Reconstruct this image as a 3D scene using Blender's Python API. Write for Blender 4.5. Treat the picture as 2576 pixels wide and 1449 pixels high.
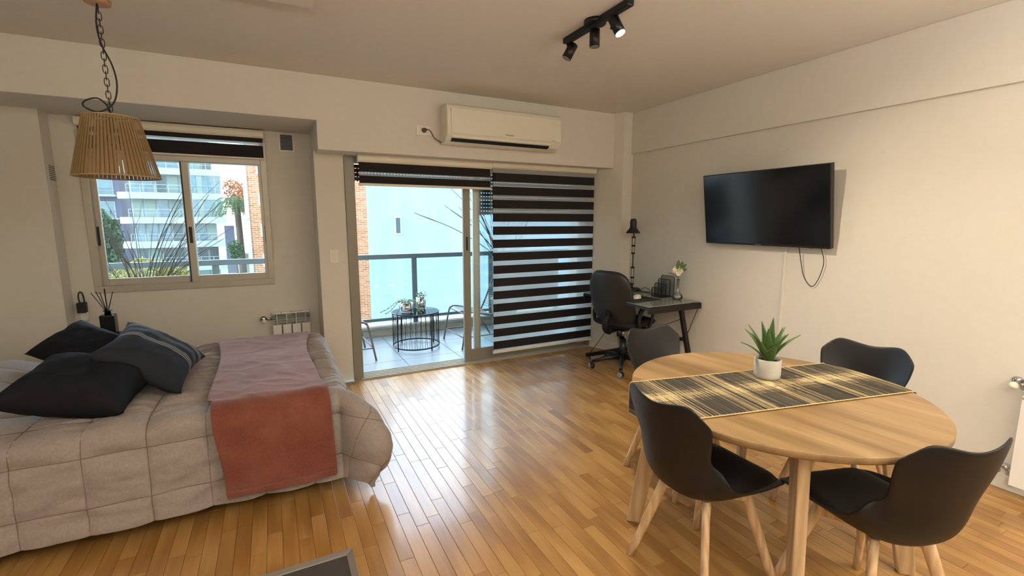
import bpy, bmesh, math, random
from math import sin, cos, pi, radians, sqrt, exp, hypot, atan2
from mathutils import Vector, Matrix, Euler, noise
random.seed(7)
for o in list(bpy.data.objects): bpy.data.objects.remove(o)
S = bpy.context.scene
COL = S.collection

# ------------------------------------------------------------------ camera
cd = bpy.data.cameras.new('camera'); cam = bpy.data.objects.new('camera', cd); COL.objects.link(cam)
cd.sensor_width = 36.0; cd.lens = 36.0 * 1165.0 / 2576.0; cd.clip_start = 0.03; cd.clip_end = 400
cam.location = (0, 0, 1.5); cam.rotation_euler = (radians(90 - 8.23), 0, radians(-27.22))
S.camera = cam
# ------------------------------------------------------------------ sky
W = bpy.data.worlds.new('sky'); S.world = W; W.use_nodes = True
wn = W.node_tree.nodes; wl = W.node_tree.links
for n in list(wn): wn.remove(n)
wo = wn.new('ShaderNodeOutputWorld'); wb = wn.new('ShaderNodeBackground')
tc = wn.new('ShaderNodeTexCoord'); sx = wn.new('ShaderNodeSeparateXYZ'); cr = wn.new('ShaderNodeValToRGB')
wl.new(tc.outputs['Generated'], sx.inputs[0]); wl.new(sx.outputs['Z'], cr.inputs[0])
cr.color_ramp.elements[0].position = 0.0; cr.color_ramp.elements[0].color = (0.78, 0.92, 1.0, 1)
cr.color_ramp.elements[1].position = 0.6; cr.color_ramp.elements[1].color = (0.58, 0.76, 1.0, 1)
e = cr.color_ramp.elements.new(0.12); e.color = (0.60, 0.84, 1.0, 1)
wl.new(cr.outputs[0], wb.inputs[0]); wb.inputs[1].default_value = 3.7
wl.new(wb.outputs[0], wo.inputs[0])
# ------------------------------------------------------------------ lights
def sun(name, d, e, col, ang=1.0):
    l = bpy.data.lights.new(name, 'SUN'); l.energy = e; l.color = col; l.angle = radians(ang)
    o = bpy.data.objects.new(name, l); COL.objects.link(o)
    o.rotation_euler = Vector(d).to_track_quat('-Z', 'Y').to_euler(); return o
def area(name, loc, tgt, sx_, sy_, e, col):
    l = bpy.data.lights.new(name, 'AREA'); l.shape = 'RECTANGLE'; l.size = sx_; l.size_y = sy_; l.energy = e; l.color = col
    o = bpy.data.objects.new(name, l); COL.objects.link(o); o.location = loc
    o.rotation_euler = (Vector(tgt) - Vector(loc)).to_track_quat('-Z', 'Y').to_euler(); return o
sun('sun', (0.86, 0.06, -0.46), 4.2, (1.0, 0.90, 0.76))
sun('daylight_fill', (-0.10, -0.84, -0.50), 5.2, (0.70, 0.85, 1.0), 75)   # added soft sun lamp, fills the room with extra daylight from the balcony side
# fill lamps added behind the camera to brighten the ceiling and the room
area('upward_fill', (2.2, -1.0, 1.85), (2.2, -1.0, 2.6), 0.9, 0.9, 72, (1.0, 0.94, 0.86))
area('second_upward_fill', (-0.5, -0.9, 1.85), (-0.5, -0.9, 2.6), 0.9, 0.9, 70, (1.0, 0.95, 0.90))
area('warm_fill', (2.9, -1.2, 2.60), (2.9, -1.0, 0), 0.6, 0.5, 12, (1.0, 0.88, 0.74))
sp = bpy.data.lights.new('spot_bulb', 'SPOT'); sp.energy = 86; sp.color = (1.0, 0.86, 0.68); sp.spot_size = radians(130); sp.spot_blend = 1.0; sp.shadow_soft_size = 0.03
spo = bpy.data.objects.new('spot_bulb', sp); COL.objects.link(spo)
spo.location = (1.80, 2.10, 2.47); spo.rotation_euler = Vector((0.40, -0.50, -1.0)).to_track_quat('-Z', 'Y').to_euler()
# ------------------------------------------------------------------ exposure
S.view_settings.view_transform = 'Standard'; S.view_settings.look = 'None'
S.view_settings.exposure = 0.68; S.view_settings.gamma = 1.0; S.view_settings.use_curve_mapping = False

# ================================================================== materials
def lin(h):
    h = h.lstrip('#'); r = [int(h[i:i + 2], 16) / 255 for i in (0, 2, 4)]
    return tuple(((c + .055) / 1.055) ** 2.4 if c > .04045 else c / 12.92 for c in r) + (1,)
class N:
    def __init__(s, name):
        s.m = bpy.data.materials.new(name); s.m.use_nodes = True
        s.n = s.m.node_tree.nodes; s.l = s.m.node_tree.links
        s.b = s.n['Principled BSDF']
    def new(s, t, **k):
        x = s.n.new(t)
        for a, v in k.items(): setattr(x, a, v)
        return x
    def link(s, a, b): s.l.new(a, b)
    def coord(s, kind='Object', scale=(1, 1, 1), rot=(0, 0, 0), loc=(0, 0, 0)):
        t = s.new('ShaderNodeTexCoord'); mp = s.new('ShaderNodeMapping')
        mp.inputs['Scale'].default_value = scale; mp.inputs['Rotation'].default_value = rot; mp.inputs['Location'].default_value = loc
        s.link(t.outputs[kind], mp.inputs[0]); return mp.outputs[0]
    def noise(s, vec, scale=5, detail=4, rough=.5, dist=0):
        x = s.new('ShaderNodeTexNoise'); x.inputs['Scale'].default_value = scale; x.inputs['Detail'].default_value = detail
        x.inputs['Roughness'].default_value = rough; x.inputs['Distortion'].default_value = dist
        s.link(vec, x.inputs['Vector']); return x.outputs['Fac']
    def ramp(s, fac, stops):
        x = s.new('ShaderNodeValToRGB'); el = x.color_ramp.elements
        el[0].position, el[0].color = stops[0][0], stops[0][1]; el[1].position, el[1].color = stops[-1][0], stops[-1][1]
        for p, c in stops[1:-1]:
            q = el.new(p); q.color = c
        s.link(fac, x.inputs[0]); return x.outputs[0]
    def mix(s, f, a, b, mode='MIX'):
        x = s.new('ShaderNodeMix', data_type='RGBA', blend_type=mode)
        for i, v in ((0, f), (6, a), (7, b)):
            if hasattr(v, 'is_output'): s.link(v, x.inputs[i])
            else: x.inputs[i].default_value = v
        return x.outputs[2]
    def math(s, op, a, b=0.0):
        x = s.new('ShaderNodeMath', operation=op)
        for i, v in ((0, a), (1, b)):
            if hasattr(v, 'is_output'): s.link(v, x.inputs[i])
            else: x.inputs[i].default_value = v
        return x.outputs[0]
    def bump(s, h, strength=.2, dist=.01):
        x = s.new('ShaderNodeBump'); x.inputs['Strength'].default_value = strength; x.inputs['Distance'].default_value = dist
        s.link(h, x.inputs['Height']); s.link(x.outputs[0], s.b.inputs['Normal'])
    def set(s, **k):
        for a, v in k.items():
            a = {'col': 'Base Color', 'rough': 'Roughness', 'metal': 'Metallic', 'trans': 'Transmission Weight', 'ior': 'IOR', 'alpha': 'Alpha',
                 'spec': 'Specular IOR Level', 'coat': 'Coat Weight', 'coatr': 'Coat Roughness', 'sheen': 'Sheen Weight', 'em': 'Emission Color', 'ems': 'Emission Strength'}[a]
            if hasattr(v, 'is_output'): s.link(v, s.b.inputs[a])
            else: s.b.inputs[a].default_value = v
        return s
def plain(name, hexc, rough=.5, metal=0, spec=.5, bumps=0, bscale=60, var=.06, **k):
    m = N(name); c = lin(hexc); v = m.coord()
    f = m.noise(v, bscale * .12, 3)
    c2 = tuple(min(1, x * (1 + var)) for x in c[:3]) + (1,); c1 = tuple(x * (1 - var) for x in c[:3]) + (1,)
    m.set(col=m.ramp(f, [(.3, c1), (.7, c2)]), rough=rough, metal=metal, spec=spec, **k)
    if bumps: m.bump(m.noise(v, bscale, 4), bumps, .003)
    return m.m
def glass(name, tint=(.95, .98, .98, 1), refl=.07):
    # thin architectural glazing: mostly clear, with a mirror-like share that grows at grazing angles
    m = N(name); m.n.remove(m.b); out = m.n['Material Output']
    tr = m.new('ShaderNodeBsdfTransparent'); tr.inputs[0].default_value = tint
    gl = m.new('ShaderNodeBsdfGlossy'); gl.inputs['Roughness'].default_value = .02
    fr = m.new('ShaderNodeFresnel'); fr.inputs[0].default_value = 1.35
    mx = m.new('ShaderNodeMixShader'); f = m.math('MULTIPLY', fr.outputs[0], 1.0); f = m.math('ADD', f, refl * .3)
    m.link(f, mx.inputs[0]); m.link(tr.outputs[0], mx.inputs[1]); m.link(gl.outputs[0], mx.inputs[2]); m.link(mx.outputs[0], out.inputs[0])
    return m.m
def woodmat(name, dark, mid, light, scale=(1, 1, 1), rough=.35, coat=0.0, tone=False, ring=6.0, bump=.05, coord='Object'):
    # grain runs along the local axis with the smallest scale
    m = N(name); v = m.coord(coord, scale)
    if tone:
        at = m.new('ShaderNodeAttribute', attribute_name='tone'); off = m.new('ShaderNodeVectorMath', operation='MULTIPLY_ADD')
        cx = m.new('ShaderNodeCombineXYZ'); m.link(at.outputs['Fac'], cx.inputs[0]); m.link(at.outputs['Fac'], cx.inputs[1]); m.link(at.outputs['Fac'], cx.inputs[2])
        m.link(cx.outputs[0], off.inputs[0]); off.inputs[1].default_value = (37, 53, 11); m.link(v, off.inputs[2]); v = off.outputs[0]
    n1 = m.noise(v, 2.2, 5, .55, .6)
    w = m.new('ShaderNodeTexWave', wave_type='RINGS', rings_direction='X'); w.inputs['Scale'].default_value = ring; w.inputs['Distortion'].default_value = 5; w.inputs['Detail'].default_value = 2.5; w.inputs['Detail Scale'].default_value = 1.2
    m.link(v, w.inputs['Vector'])
    fine = m.noise(v, 16, 6, .7)
    a = m.math('MULTIPLY', n1, .42); b = m.math('MULTIPLY', w.outputs['Fac'], .26); c = m.math('MULTIPLY', fine, .32)
    f = m.math('ADD', m.math('ADD', a, b), c)
    col = m.ramp(f, [(.25, lin(dark)), (.5, lin(mid)), (.72, lin(light))])
    if tone:
        t = m.ramp(at.outputs['Fac'], [(0, (.68, .60, .52, 1)), (.12, (.92, .90, .86, 1)), (.5, (.98, .97, .96, 1)), (.9, (1.03, 1.02, 1.0, 1)), (1, (1.16, 1.15, 1.10, 1))])
        col = m.mix(1.0, col, t, 'MULTIPLY')
    m.set(col=col, rough=rough, coat=coat, coatr=.1)
    m.bump(f, bump, .002)
    return m.m
M = {}
M['wall'] = plain('wall_paint', '#dcd7cb', .72, spec=.25, bumps=.12, bscale=180, var=.015)
M['ceil'] = plain('ceiling_paint', '#e2ddd4', .8, spec=.2, bumps=.1, bscale=160, var=.015)
M['trim'] = plain('white_trim', '#dedacd', .45, var=.02)
M['floorgap'] = plain('floor_joint', '#6a4726', .6)
M['plank'] = woodmat('oak_plank', '#8c6233', '#a87c44', '#bb9157', (9, .55, 3),  .30, .22, tone=True, ring=.7, bump=.006)
M['alu'] = plain('grey_aluminium', '#b7b2a5', .38, .35, var=.03)
M['aludark'] = plain('grey_door_frame', '#8f8b80', .45, .2, var=.03)
M['black'] = plain('black_plastic', '#141517', .42)
M['blackmetal'] = plain('black_metal', '#121214', .38, .1)
M['glass'] = glass('window_glass')
M['clearglass'] = glass('clear_glass', (.97, .99, .98, 1), .3)
M['white'] = plain('white_plastic', '#e8e4d8', .35, var=.02)
M['cream'] = plain('cream_plastic', '#e4decb', .35, var=.02)
M['chrome'] = plain('chrome', '#c8c8c8', .12, 1.0, var=.02)
M['darkmetal'] = plain('aged_brass_chain', '#3a3026', .4, .6)
M['blind'] = plain('dark_blind_fabric', '#1d191c', .85, bumps=.2, bscale=300)
M['bark'] = plain('twig_bark', '#37302c', .8)
M['leaf'] = plain('leaf_green', '#5f7a4a', .55, var=.3, bscale=60)
M['conc'] = plain('pale_concrete', '#9a968a', .8, bumps=.2, var=.1)
M['greymetal'] = plain('grey_painted_metal', '#8c989a', .5, .2)

def sheer():
    m = N('sheer_blind_fabric'); m.n.remove(m.b); out = m.n['Material Output']
    tr = m.new('ShaderNodeBsdfTransparent'); df = m.new('ShaderNodeBsdfDiffuse'); df.inputs[0].default_value = (.85, .87, .87, 1)
    tl = m.new('ShaderNodeBsdfTranslucent'); tl.inputs[0].default_value = (.92, .95, .95, 1)
    a = m.new('ShaderNodeMixShader'); a.inputs[0].default_value = .5; m.link(df.outputs[0], a.inputs[1]); m.link(tl.outputs[0], a.inputs[2])
    b = m.new('ShaderNodeMixShader'); b.inputs[0].default_value = .34; m.link(tr.outputs[0], b.inputs[1]); m.link(a.outputs[0], b.inputs[2])
    m.link(b.outputs[0], out.inputs[0]); return m.m
M['sheer'] = sheer()

# ================================================================== geometry helpers
class B:
    def __init__(s): s.bm = bmesh.new(); s.mi = 0
    def box(s, a, b, rot=None, piv=None, bev=0):
        a = Vector(a); b = Vector(b); c = (a + b) / 2; d = b - a
        r = bmesh.ops.create_cube(s.bm, size=1.0)['verts']
        for v in r: v.co = Vector((v.co.x * d.x, v.co.y * d.y, v.co.z * d.z)) + c
        if bev:
            es = list({e for v in r for e in v.link_edges})
            q = bmesh.ops.bevel(s.bm, geom=es, offset=bev, segments=2, affect='EDGES', profile=.5)
            r = list({v for f in q['faces'] for v in f.verts} | {v for v in r if v.is_valid})
        if rot is not None:
            pv = Vector(piv) if piv is not None else c
            for v in r: v.co = rot @ (v.co - pv) + pv
        return s
    def prism(s, poly, z0, z1):
        lo = [s.bm.verts.new((x, y, z0)) for x, y in poly]; hi = [s.bm.verts.new((x, y, z1)) for x, y in poly]
        n = len(poly)
        for i in range(n): s.bm.faces.new((lo[i], lo[(i + 1) % n], hi[(i + 1) % n], hi[i]))
        s.bm.faces.new(lo[::-1]); s.bm.faces.new(hi); return s
    def cyl(s, p0, p1, r0, r1=None, n=16, cap=True):
        if r1 is None: r1 = r0
        p0 = Vector(p0); p1 = Vector(p1); ax = (p1 - p0).normalized()
        q = ax.to_track_quat('Z', 'Y'); ra = []; rb = []
        for i in range(n):
            d = q @ Vector((cos(2 * pi * i / n), sin(2 * pi * i / n), 0))
            ra.append(s.bm.verts.new(p0 + d * r0)); rb.append(s.bm.verts.new(p1 + d * r1))
        for i in range(n): s.bm.faces.new((ra[i], ra[(i + 1) % n], rb[(i + 1) % n], rb[i])).smooth = True
        if cap: s.bm.faces.new(ra[::-1]); s.bm.faces.new(rb)
        return s
    def tube(s, pts, r, n=8, closed=False):
        pts = [Vector(p) for p in pts]; L = len(pts); rings = []
        rr = r if hasattr(r, '__len__') else [r] * L
        prev = None
        for i, p in enumerate(pts):
            if closed: t = pts[(i + 1) % L] - pts[i - 1]
            else: t = pts[min(i + 1, L - 1)] - pts[max(i - 1, 0)]
            t.normalize()
            if prev is None:
                u = t.orthogonal().normalized()
            else:
                u = prev - t * prev.dot(t)
                u = u.normalized() if u.length > 1e-6 else t.orthogonal().normalized()
            prev = u; v = t.cross(u)
            rings.append([s.bm.verts.new(p + (u * cos(2 * pi * k / n) + v * sin(2 * pi * k / n)) * rr[i]) for k in range(n)])
        for i in range(L if closed else L - 1):
            a = rings[i]; b = rings[(i + 1) % L]
            for k in range(n): s.bm.faces.new((a[k], a[(k + 1) % n], b[(k + 1) % n], b[k])).smooth = True
        if not closed: s.bm.faces.new(rings[0][::-1]); s.bm.faces.new(rings[-1])
        return s
    def lathe(s, prof, c=(0, 0, 0), n=24, capb=True, capt=True):
        c = Vector(c); rings = []
        for r, z in prof: rings.append([s.bm.verts.new(c + Vector((r * cos(2 * pi * k / n), r * sin(2 * pi * k / n), z))) for k in range(n)])
        for i in range(len(prof) - 1):
            for k in range(n): s.bm.faces.new((rings[i][k], rings[i][(k + 1) % n], rings[i + 1][(k + 1) % n], rings[i + 1][k])).smooth = True
        if capb: s.bm.faces.new(rings[0][::-1])
        if capt: s.bm.faces.new(rings[-1])
        return s
    def grid(s, f, nu, nv, smooth=True):
        g = [[s.bm.verts.new(f(i / nu, j / nv)) for j in range(nv + 1)] for i in range(nu + 1)]
        for i in range(nu):
            for j in range(nv):
                s.bm.faces.new((g[i][j], g[i + 1][j], g[i + 1][j + 1], g[i][j + 1])).smooth = smooth
        return s
    def sphere(s, c, r, sc=(1, 1, 1), u=12, v=8):
        q = bmesh.ops.create_uvsphere(s.bm, u_segments=u, v_segments=v, radius=r)['verts']
        for x in q: x.co = Vector((x.co.x * sc[0], x.co.y * sc[1], x.co.z * sc[2])) + Vector(c)
        for f in {f for x in q for f in x.link_faces}: f.smooth = True
        return s
    def make(s, name, mat, parent=None, label=None, tone=None, off=None):
        if off is not None: bmesh.ops.translate(s.bm, verts=s.bm.verts[:], vec=-Vector(off))
        bmesh.ops.recalc_face_normals(s.bm, faces=s.bm.faces[:])
        me = bpy.data.meshes.new(name); s.bm.to_mesh(me); s.bm.free()
        me.materials.append(M[mat] if isinstance(mat, str) else mat)
        if tone is not None:
            a = me.attributes.new('tone', 'FLOAT', 'FACE')
            for d in a.data: d.value = tone
        o = bpy.data.objects.new(name, me); COL.objects.link(o)
        if parent: o.parent = parent
        if label: o['label'] = label
        return o
def thing(name, label, cat, loc=(0, 0, 0), rz=0, group=None):
    o = bpy.data.objects.new(name, None); COL.objects.link(o); o.location = loc; o.rotation_euler = (0, 0, rz)
    o.empty_display_size = .1; o['label'] = label; o['category'] = cat
    if group: o['group'] = group
    return o
def tag(o, label, cat, group=None):
    o['label'] = label; o['category'] = cat
    if group: o['group'] = group
    return o
def struct(o, label=None):
    o['kind'] = 'structure'
    if label: o['label'] = label
    return o
def subsurf(o, n=1):
    m = o.modifiers.new('subd', 'SUBSURF'); m.levels = n; m.render_levels = n; return o
def solid(o, t, off=-1):
    m = o.modifiers.new('solid', 'SOLIDIFY'); m.thickness = t; m.offset = off; return o
def bevel(o, w, seg=2):
    m = o.modifiers.new('bevel', 'BEVEL'); m.width = w; m.segments = seg; m.limit_method = 'ANGLE'; return o
def child(o, parent):
    o.parent = parent; return o
def bez(p, n=24):
    # Catmull-Rom through points
    p = [Vector(q) for q in p]; out = []
    for i in range(len(p) - 1):
        a = p[max(i - 1, 0)]; b = p[i]; c = p[i + 1]; d = p[min(i + 2, len(p) - 1)]
        for k in range(n):
            t = k / n
            out.append(.5 * ((2 * b) + (c - a) * t + (2 * a - 5 * b + 4 * c - d) * t * t + (3 * b - a - 3 * c + d) * t ** 3))
    out.append(p[-1]); return out
def text(name, body, size, mat, parent, loc, rot, label=None, ext=.0005):
    cu = bpy.data.curves.new(name, 'FONT'); cu.body = body; cu.size = size; cu.extrude = ext; cu.align_x = 'CENTER'; cu.align_y = 'CENTER'
    cu.materials.append(M[mat]); t = bpy.data.objects.new(name, cu)
    COL.objects.link(t); dg = bpy.context.evaluated_depsgraph_get(); me = bpy.data.meshes.new_from_object(t.evaluated_get(dg))
    bpy.data.objects.remove(t); o = bpy.data.objects.new(name, me); COL.objects.link(o)
    o.location = loc; o.rotation_euler = rot
    if parent: o.parent = parent
    if label: o['label'] = label
    return o
def ss(a, b, x):
    t = max(0, min(1, (x - a) / (b - a))); return t * t * (3 - 2 * t)

# ================================================================== room shell
CE = 2.66; WX = 3.59; BX = 3.565; LX = -2.35; BY = -2.4
flo = struct(B().box((LX - .1, BY - .1, -.06), (WX + .1, 4.42, -.012)).box((LX - .1, 4.42, -.06), (.36, 4.98, -.012)).make('floor', 'floorgap'))
# oak strips: three-strip boards, strips 66 mm wide, running away from the camera
px0 = .607; sw = .0658
strips = []
x = px0 - 46 * sw; k = 0
rr = random.Random(11)
while x < WX + .02:
    board = math.floor((x - px0) / (3 * sw) + .01); y = -1.2 - rr.random() * .5
    while y < 4.9:
        L = rr.choice([.32, .39, .45, .5, .6, .7])
        y1 = y + L
        ye = 4.42 if x > .36 else 4.88
        if y1 > .0 and y < ye and x + sw > LX and not (x < .3 and y1 < .2):
            strips.append([max(x, LX), y, min(x + sw, WX), min(y1, ye), min(1, max(0, rr.gauss(.5, .19)))])
        y = y1
    x += sw
for st in strips:   # the dark and the pale strips beside each other in the middle of the floor
    cx = (st[0] + st[2]) / 2
    if abs(cx - 1.76) < .033 and st[1] < 2.7 < st[3]: st[4] = .01
    if abs(cx - 1.826) < .033 and st[1] < 2.7 < st[3]: st[4] = .97
    if abs(cx - 1.89) < .033 and st[1] < 2.9 < st[3]: st[4] = .03
cf = Vector((sin(radians(27.22)), cos(radians(27.22))))
def pscore(st):
    cx = (st[0] + st[2]) / 2; cy = (st[1] + st[3]) / 2; d = cx * cf.x + cy * cf.y; lat = cx * cf.y - cy * cf.x
    if d < .9 or abs(lat) > d * 1.15 + .2: return 0
    if d < 1.55: return 0
    if -1.8 < cx < .25 and 2.7 < cy < 4.2: return 0
    return 1 / d ** 2
strips.sort(key=lambda s: -pscore(s))
def stripbox(b, st, g=.0006):
    z = random.uniform(-.0002, .0002)
    x0, y0, x1, y1 = st[0] + g, st[1] + g, st[2] - g, st[3] - g
    c = .0012
    lo = [(x0, y0), (x1, y0), (x1, y1), (x0, y1)]; hi = [(x0 + c, y0 + c), (x1 - c, y0 + c), (x1 - c, y1 - c), (x0 + c, y1 - c)]
    vs = [b.bm.verts.new((p[0], p[1], -.012)) for p in lo] + [b.bm.verts.new((p[0], p[1], z - .0006)) for p in lo] + [b.bm.verts.new((p[0], p[1], z)) for p in hi]
    for k0 in (0, 4):
        for i in range(4): b.bm.faces.new((vs[k0 + i], vs[k0 + (i + 1) % 4], vs[k0 + 4 + (i + 1) % 4], vs[k0 + 4 + i]))
    b.bm.faces.new(vs[8:12]); return b
for st in strips[:300]:
    if st[2] - st[0] > .01 and st[3] - st[1] > .02: stripbox(B(), st).make('plank', 'plank', flo, tone=st[4])
b = B(); lay = b.bm.faces.layers.float.new('tone')
for st in strips[300:]:
    if st[2] - st[0] < .01 or st[3] - st[1] < .02: continue
    n0 = len(b.bm.faces); stripbox(b, st); b.bm.faces.ensure_lookup_table()
    for i in range(n0, len(b.bm.faces)): b.bm.faces[i][lay] = st[4]
o = b.make('plank_field', 'plank', flo); o['kind'] = 'stuff'; o['label'] = 'remaining oak strips of the floor'

struct(B().box((LX - .1, BY - .1, CE), (WX + .2, 4.9, CE + .12)).make('ceiling', 'ceil'))
# window wall of the alcove, with its opening
wx0, wx1, wz0, wz1 = -1.315, -.005, .925, 2.2
struct(B().box((-1.47, 4.88, 0), (wx0, 5.03, 2.5)).box((wx1, 4.88, 0), (.55, 5.03, 2.5)).box((wx0, 4.88, 0), (wx1, 5.03, wz0)).box((wx0, 4.88, wz1), (wx1, 5.03, 2.5)).make('wall_alcove', 'wall'))
# column at the left of the alcove
struct(B().box((LX, 4.70, 0), (-1.46, 5.03, 2.5)).make('wall_column', 'wall'))
# left wall, back wall and right wall
struct(B().box((LX - .12, BY, 0), (LX, 5.0, CE)).make('wall_left', 'wall'))
struct(B().box((LX - .1, BY - .12, 0), (WX + .12, BY, CE)).make('wall_back', 'wall'))
struct(B().box((WX, BY, 0), (WX + .15, 4.9, CE)).make('wall_right', 'wall'))
# beam along the right wall
struct(bevel(B().box((BX, BY, 2.229), (WX + .01, 4.10, CE)).make('trim_beam_right', 'wall'), .004))
# beams over alcove and over the door
b = B(); pf = [(LX, 2.306), (.375, 2.306), (.375, 2.078), (3.42, 2.078), (3.42, CE), (LX, CE)]
fa = [b.bm.verts.new((p[0], 4.18, p[1])) for p in pf]; fb = [b.bm.verts.new((p[0], 5.0 if p[0] < .37 else 4.62, p[1])) for p in pf]
fb[1].co.y = fb[2].co.y = 5.0
for i in range(6): b.bm.faces.new((fa[i], fa[(i + 1) % 6], fb[(i + 1) % 6], fb[i]))
b.bm.faces.new(fa); b.bm.faces.new(fb[::-1])
struct(bevel(b.make('trim_beam_front', 'wall'), .004))
# pier with the light switch
struct(bevel(B().box((.36, 4.45, 0), (.605, 5.0, 2.10)).make('wall_pier', 'wall'), .004))
# splayed corner column
struct(B().prism([(3.455, 4.065), (3.60, 4.065), (3.60, 4.9), (3.33, 4.9), (3.33, 4.42)], 0, CE).make('wall_corner_column', 'wall'))
# baseboards
bb = .088
struct(bevel(B().box((WX - .013, BY, 0), (WX, 4.065, bb)).make('baseboard_right', 'trim'), .003))
struct(B().prism([(3.455, 4.065), (3.33, 4.42), (3.318, 4.416), (3.443, 4.055)], 0, bb).make('baseboard_reveal', 'trim'))
struct(B().box((3.445, 4.053, 0), (3.58, 4.065, bb)).make('baseboard_column', 'trim'))
struct(B().box((-1.46, 4.868, 0), (.36, 4.88, bb)).make('baseboard_alcove', 'trim'))
# flat white ceiling casing, only its corner in view
struct(bevel(B().box((-.45, 2.30, 2.615), (.27, 2.845, CE)).make('trim_ceiling_casing', 'ceil'), .004))
# mass of the building above and beside
struct(B().box((-9, 4.63, 2.62), (.38, 4.98, 9)).box((.38, 4.63, 2.30), (9, 4.98, 9)).make('wall_facade_upper', 'conc'))
struct(B().box((LX - 7, 4.9, -9), (LX - .0, 5.05, 9)).make('wall_facade_left', 'conc'))
struct(B().box((3.6, 4.62, -9), (9, 4.98, 9)).make('wall_facade_right', 'conc'))

# ------------------------------------------------------------------ window_1 (alcove)
w1 = thing('window_1', 'aluminium sliding window of two sashes in the bed alcove', 'window', (0, 0, 0)); w1['kind'] = 'structure'; del w1['category']
b = B(); fw = .05
b.box((wx0 + .001, 4.864, wz0 - .012), (wx1 - .001, 4.989, wz0 + .045)); b.box((wx0, 4.865, wz0 + .045), (wx0 + fw, 4.99, wz1)); b.box((wx1 - fw, 4.865, wz0 + .045), (wx1, 4.99, wz1)); b.box((wx0 + fw, 4.866, 2.0), (wx1 - fw, 4.988, 2.15))
bevel(b.make('window_frame', 'alu', w1), .003)
def sash(x0, x1, y, z0, z1, st, par, hand, thick=.028, bot=.06, top=.05, mat='alu'):
    b = B(); b.box((x0, y, z0), (x0 + st[0], y + thick, z1)); b.box((x1 - st[1], y, z0), (x1, y + thick, z1)); b.box((x0 + st[0], y + .0015, z0), (x1 - st[1], y + thick - .001, z0 + bot)); b.box((x0 + st[0], y + .0015, z1 - top), (x1 - st[1], y + thick - .001, z1))
    f = bevel(b.make('sash', mat, par), .003)
    B().box((x0 + st[0], y + thick / 2 - .003, z0 + bot), (x1 - st[1], y + thick / 2 + .003, z1 - top)).make('pane', 'glass', f)
    for hx, hz0, hz1, hw in hand: bevel(B().box((hx, y - .008, hz0), (hx + hw, y + .005, hz1)).make('handle', 'black', f), .003)
sash(-1.275, -.60, 4.915, .965, 2.05, (.045, .07), w1, [(-1.272, 1.30, 1.455, .022)])
sash(-.655, -.045, 4.882, .965, 2.05, (.05, .035), w1, [(-.640, 1.31, 1.45, .022), (-.058, 1.305, 1.46, .02)])
# inner glass edge lines of window: dark gasket
B().box((-.66, 4.878, .965), (-.652, 4.885, 2.05)).make('gasket', 'black', w1)

# alcove zebra blind, rolled up
def zebra(name, label, group, x0, x1, y, ztop, hh, bands, barz, rollside=1, chain=None, extra_sheer=None):
    t = thing(name, label, 'blind', ((x0 + x1) / 2, y, ztop), 0, group)
    cx = (x0 + x1) / 2
    def L(v): return Vector(v) - Vector((cx, y, ztop))
    b = B(); prof = [(-.06, 0), (-.062, -.02), (-.058, -hh + .015), (-.045, -hh), (0, -hh), (.0, 0)]
    vs0 = [b.bm.verts.new(L((x0, y + p[0] + .03, ztop + p[1]))) for p in prof]; vs1 = [b.bm.verts.new(L((x1, y + p[0] + .03, ztop + p[1]))) for p in prof]
    for i in range(len(prof)): b.bm.faces.new((vs0[i], vs0[(i + 1) % len(prof)], vs1[(i + 1) % len(prof)], vs1[i]))
    b.bm.faces.new(vs0); b.bm.faces.new(vs1[::-1])
    bevel(b.make('header_box', 'cream', t), .003)
    for z1, z0, kind, yo in bands:
        B().box(L((x0 + .012, y + yo, z0)), L((x1 - .012, y + yo + .0015, z1))).make('dark_band' if kind == 'd' else 'sheer_band', 'blind' if kind == 'd' else 'sheer', t, label='dark opaque band' if kind == 'd' else 'translucent sheer band')
    bevel(B().box(L((x0 + .005, y - .008, barz[1])), L((x1 - .005, y + .010, barz[0]))).make('bottom_bar', 'cream', t), .004)
    if chain:
        xc, z0 = chain
        b = B(); b.tube([L((xc, y - .02, ztop - hh)), L((xc + .004, y - .022, z0))], .0012, 6); b.tube([L((xc + .014, y - .02, ztop - hh)), L((xc + .010, y - .022, z0))], .0012, 6)
        ch = b.make('chain', 'white', t)
        B().lathe([(.002, .0), (.006, -.008), (.007, -.03), (.003, -.04)], L((xc + .007, y - .022, z0)), 10).make('chain_weight', 'white', ch)
    return t
zebra('alcove_blind', 'rolled-up zebra roller blind at the top of the alcove window', None, -1.30, -.012, 4.845, 2.296, .066,
      [(2.232, 2.194, 'd', 0), (2.194, 2.166, 's', .004), (2.166, 2.061, 'd', 0)], (2.061, 2.045), chain=(.0, 1.21))
# vents
v = thing('wall_vent', 'small louvred grey vent right of the alcove window, high on wall', 'vent', (.17, 4.88, 2.215))
bevel(B().box((-.068, -.008, -.085), (.068, .0, .085)).box((-.052, -.01, -.07), (.052, -.006, .07)).make('vent_frame', 'white', v), .002)
B().box((-.05, -.0115, -.068), (.05, -.0095, .068)).make('vent_back', 'black', v)
for i in range(11):
    B().box((-.05, -.02, -.062 + i * .0122), (.05, -.0115, -.057 + i * .0122), Matrix.Rotation(radians(30), 3, 'X')).make('slat', 'greymetal', v)
v = thing('wall_vent', 'white vent of narrow slots on the left column side', 'vent', (-1.46, 4.805, 1.86))
B().box((0, -.065, -.065), (.003, .065, .065)).make('vent_plate', 'wall', v)
for i in range(8): B().box((.0025, -.05, -.052 + i * .0145), (.006, .05, -.047 + i * .0145)).make('slot', 'black', v, 'dark slot')

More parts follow.
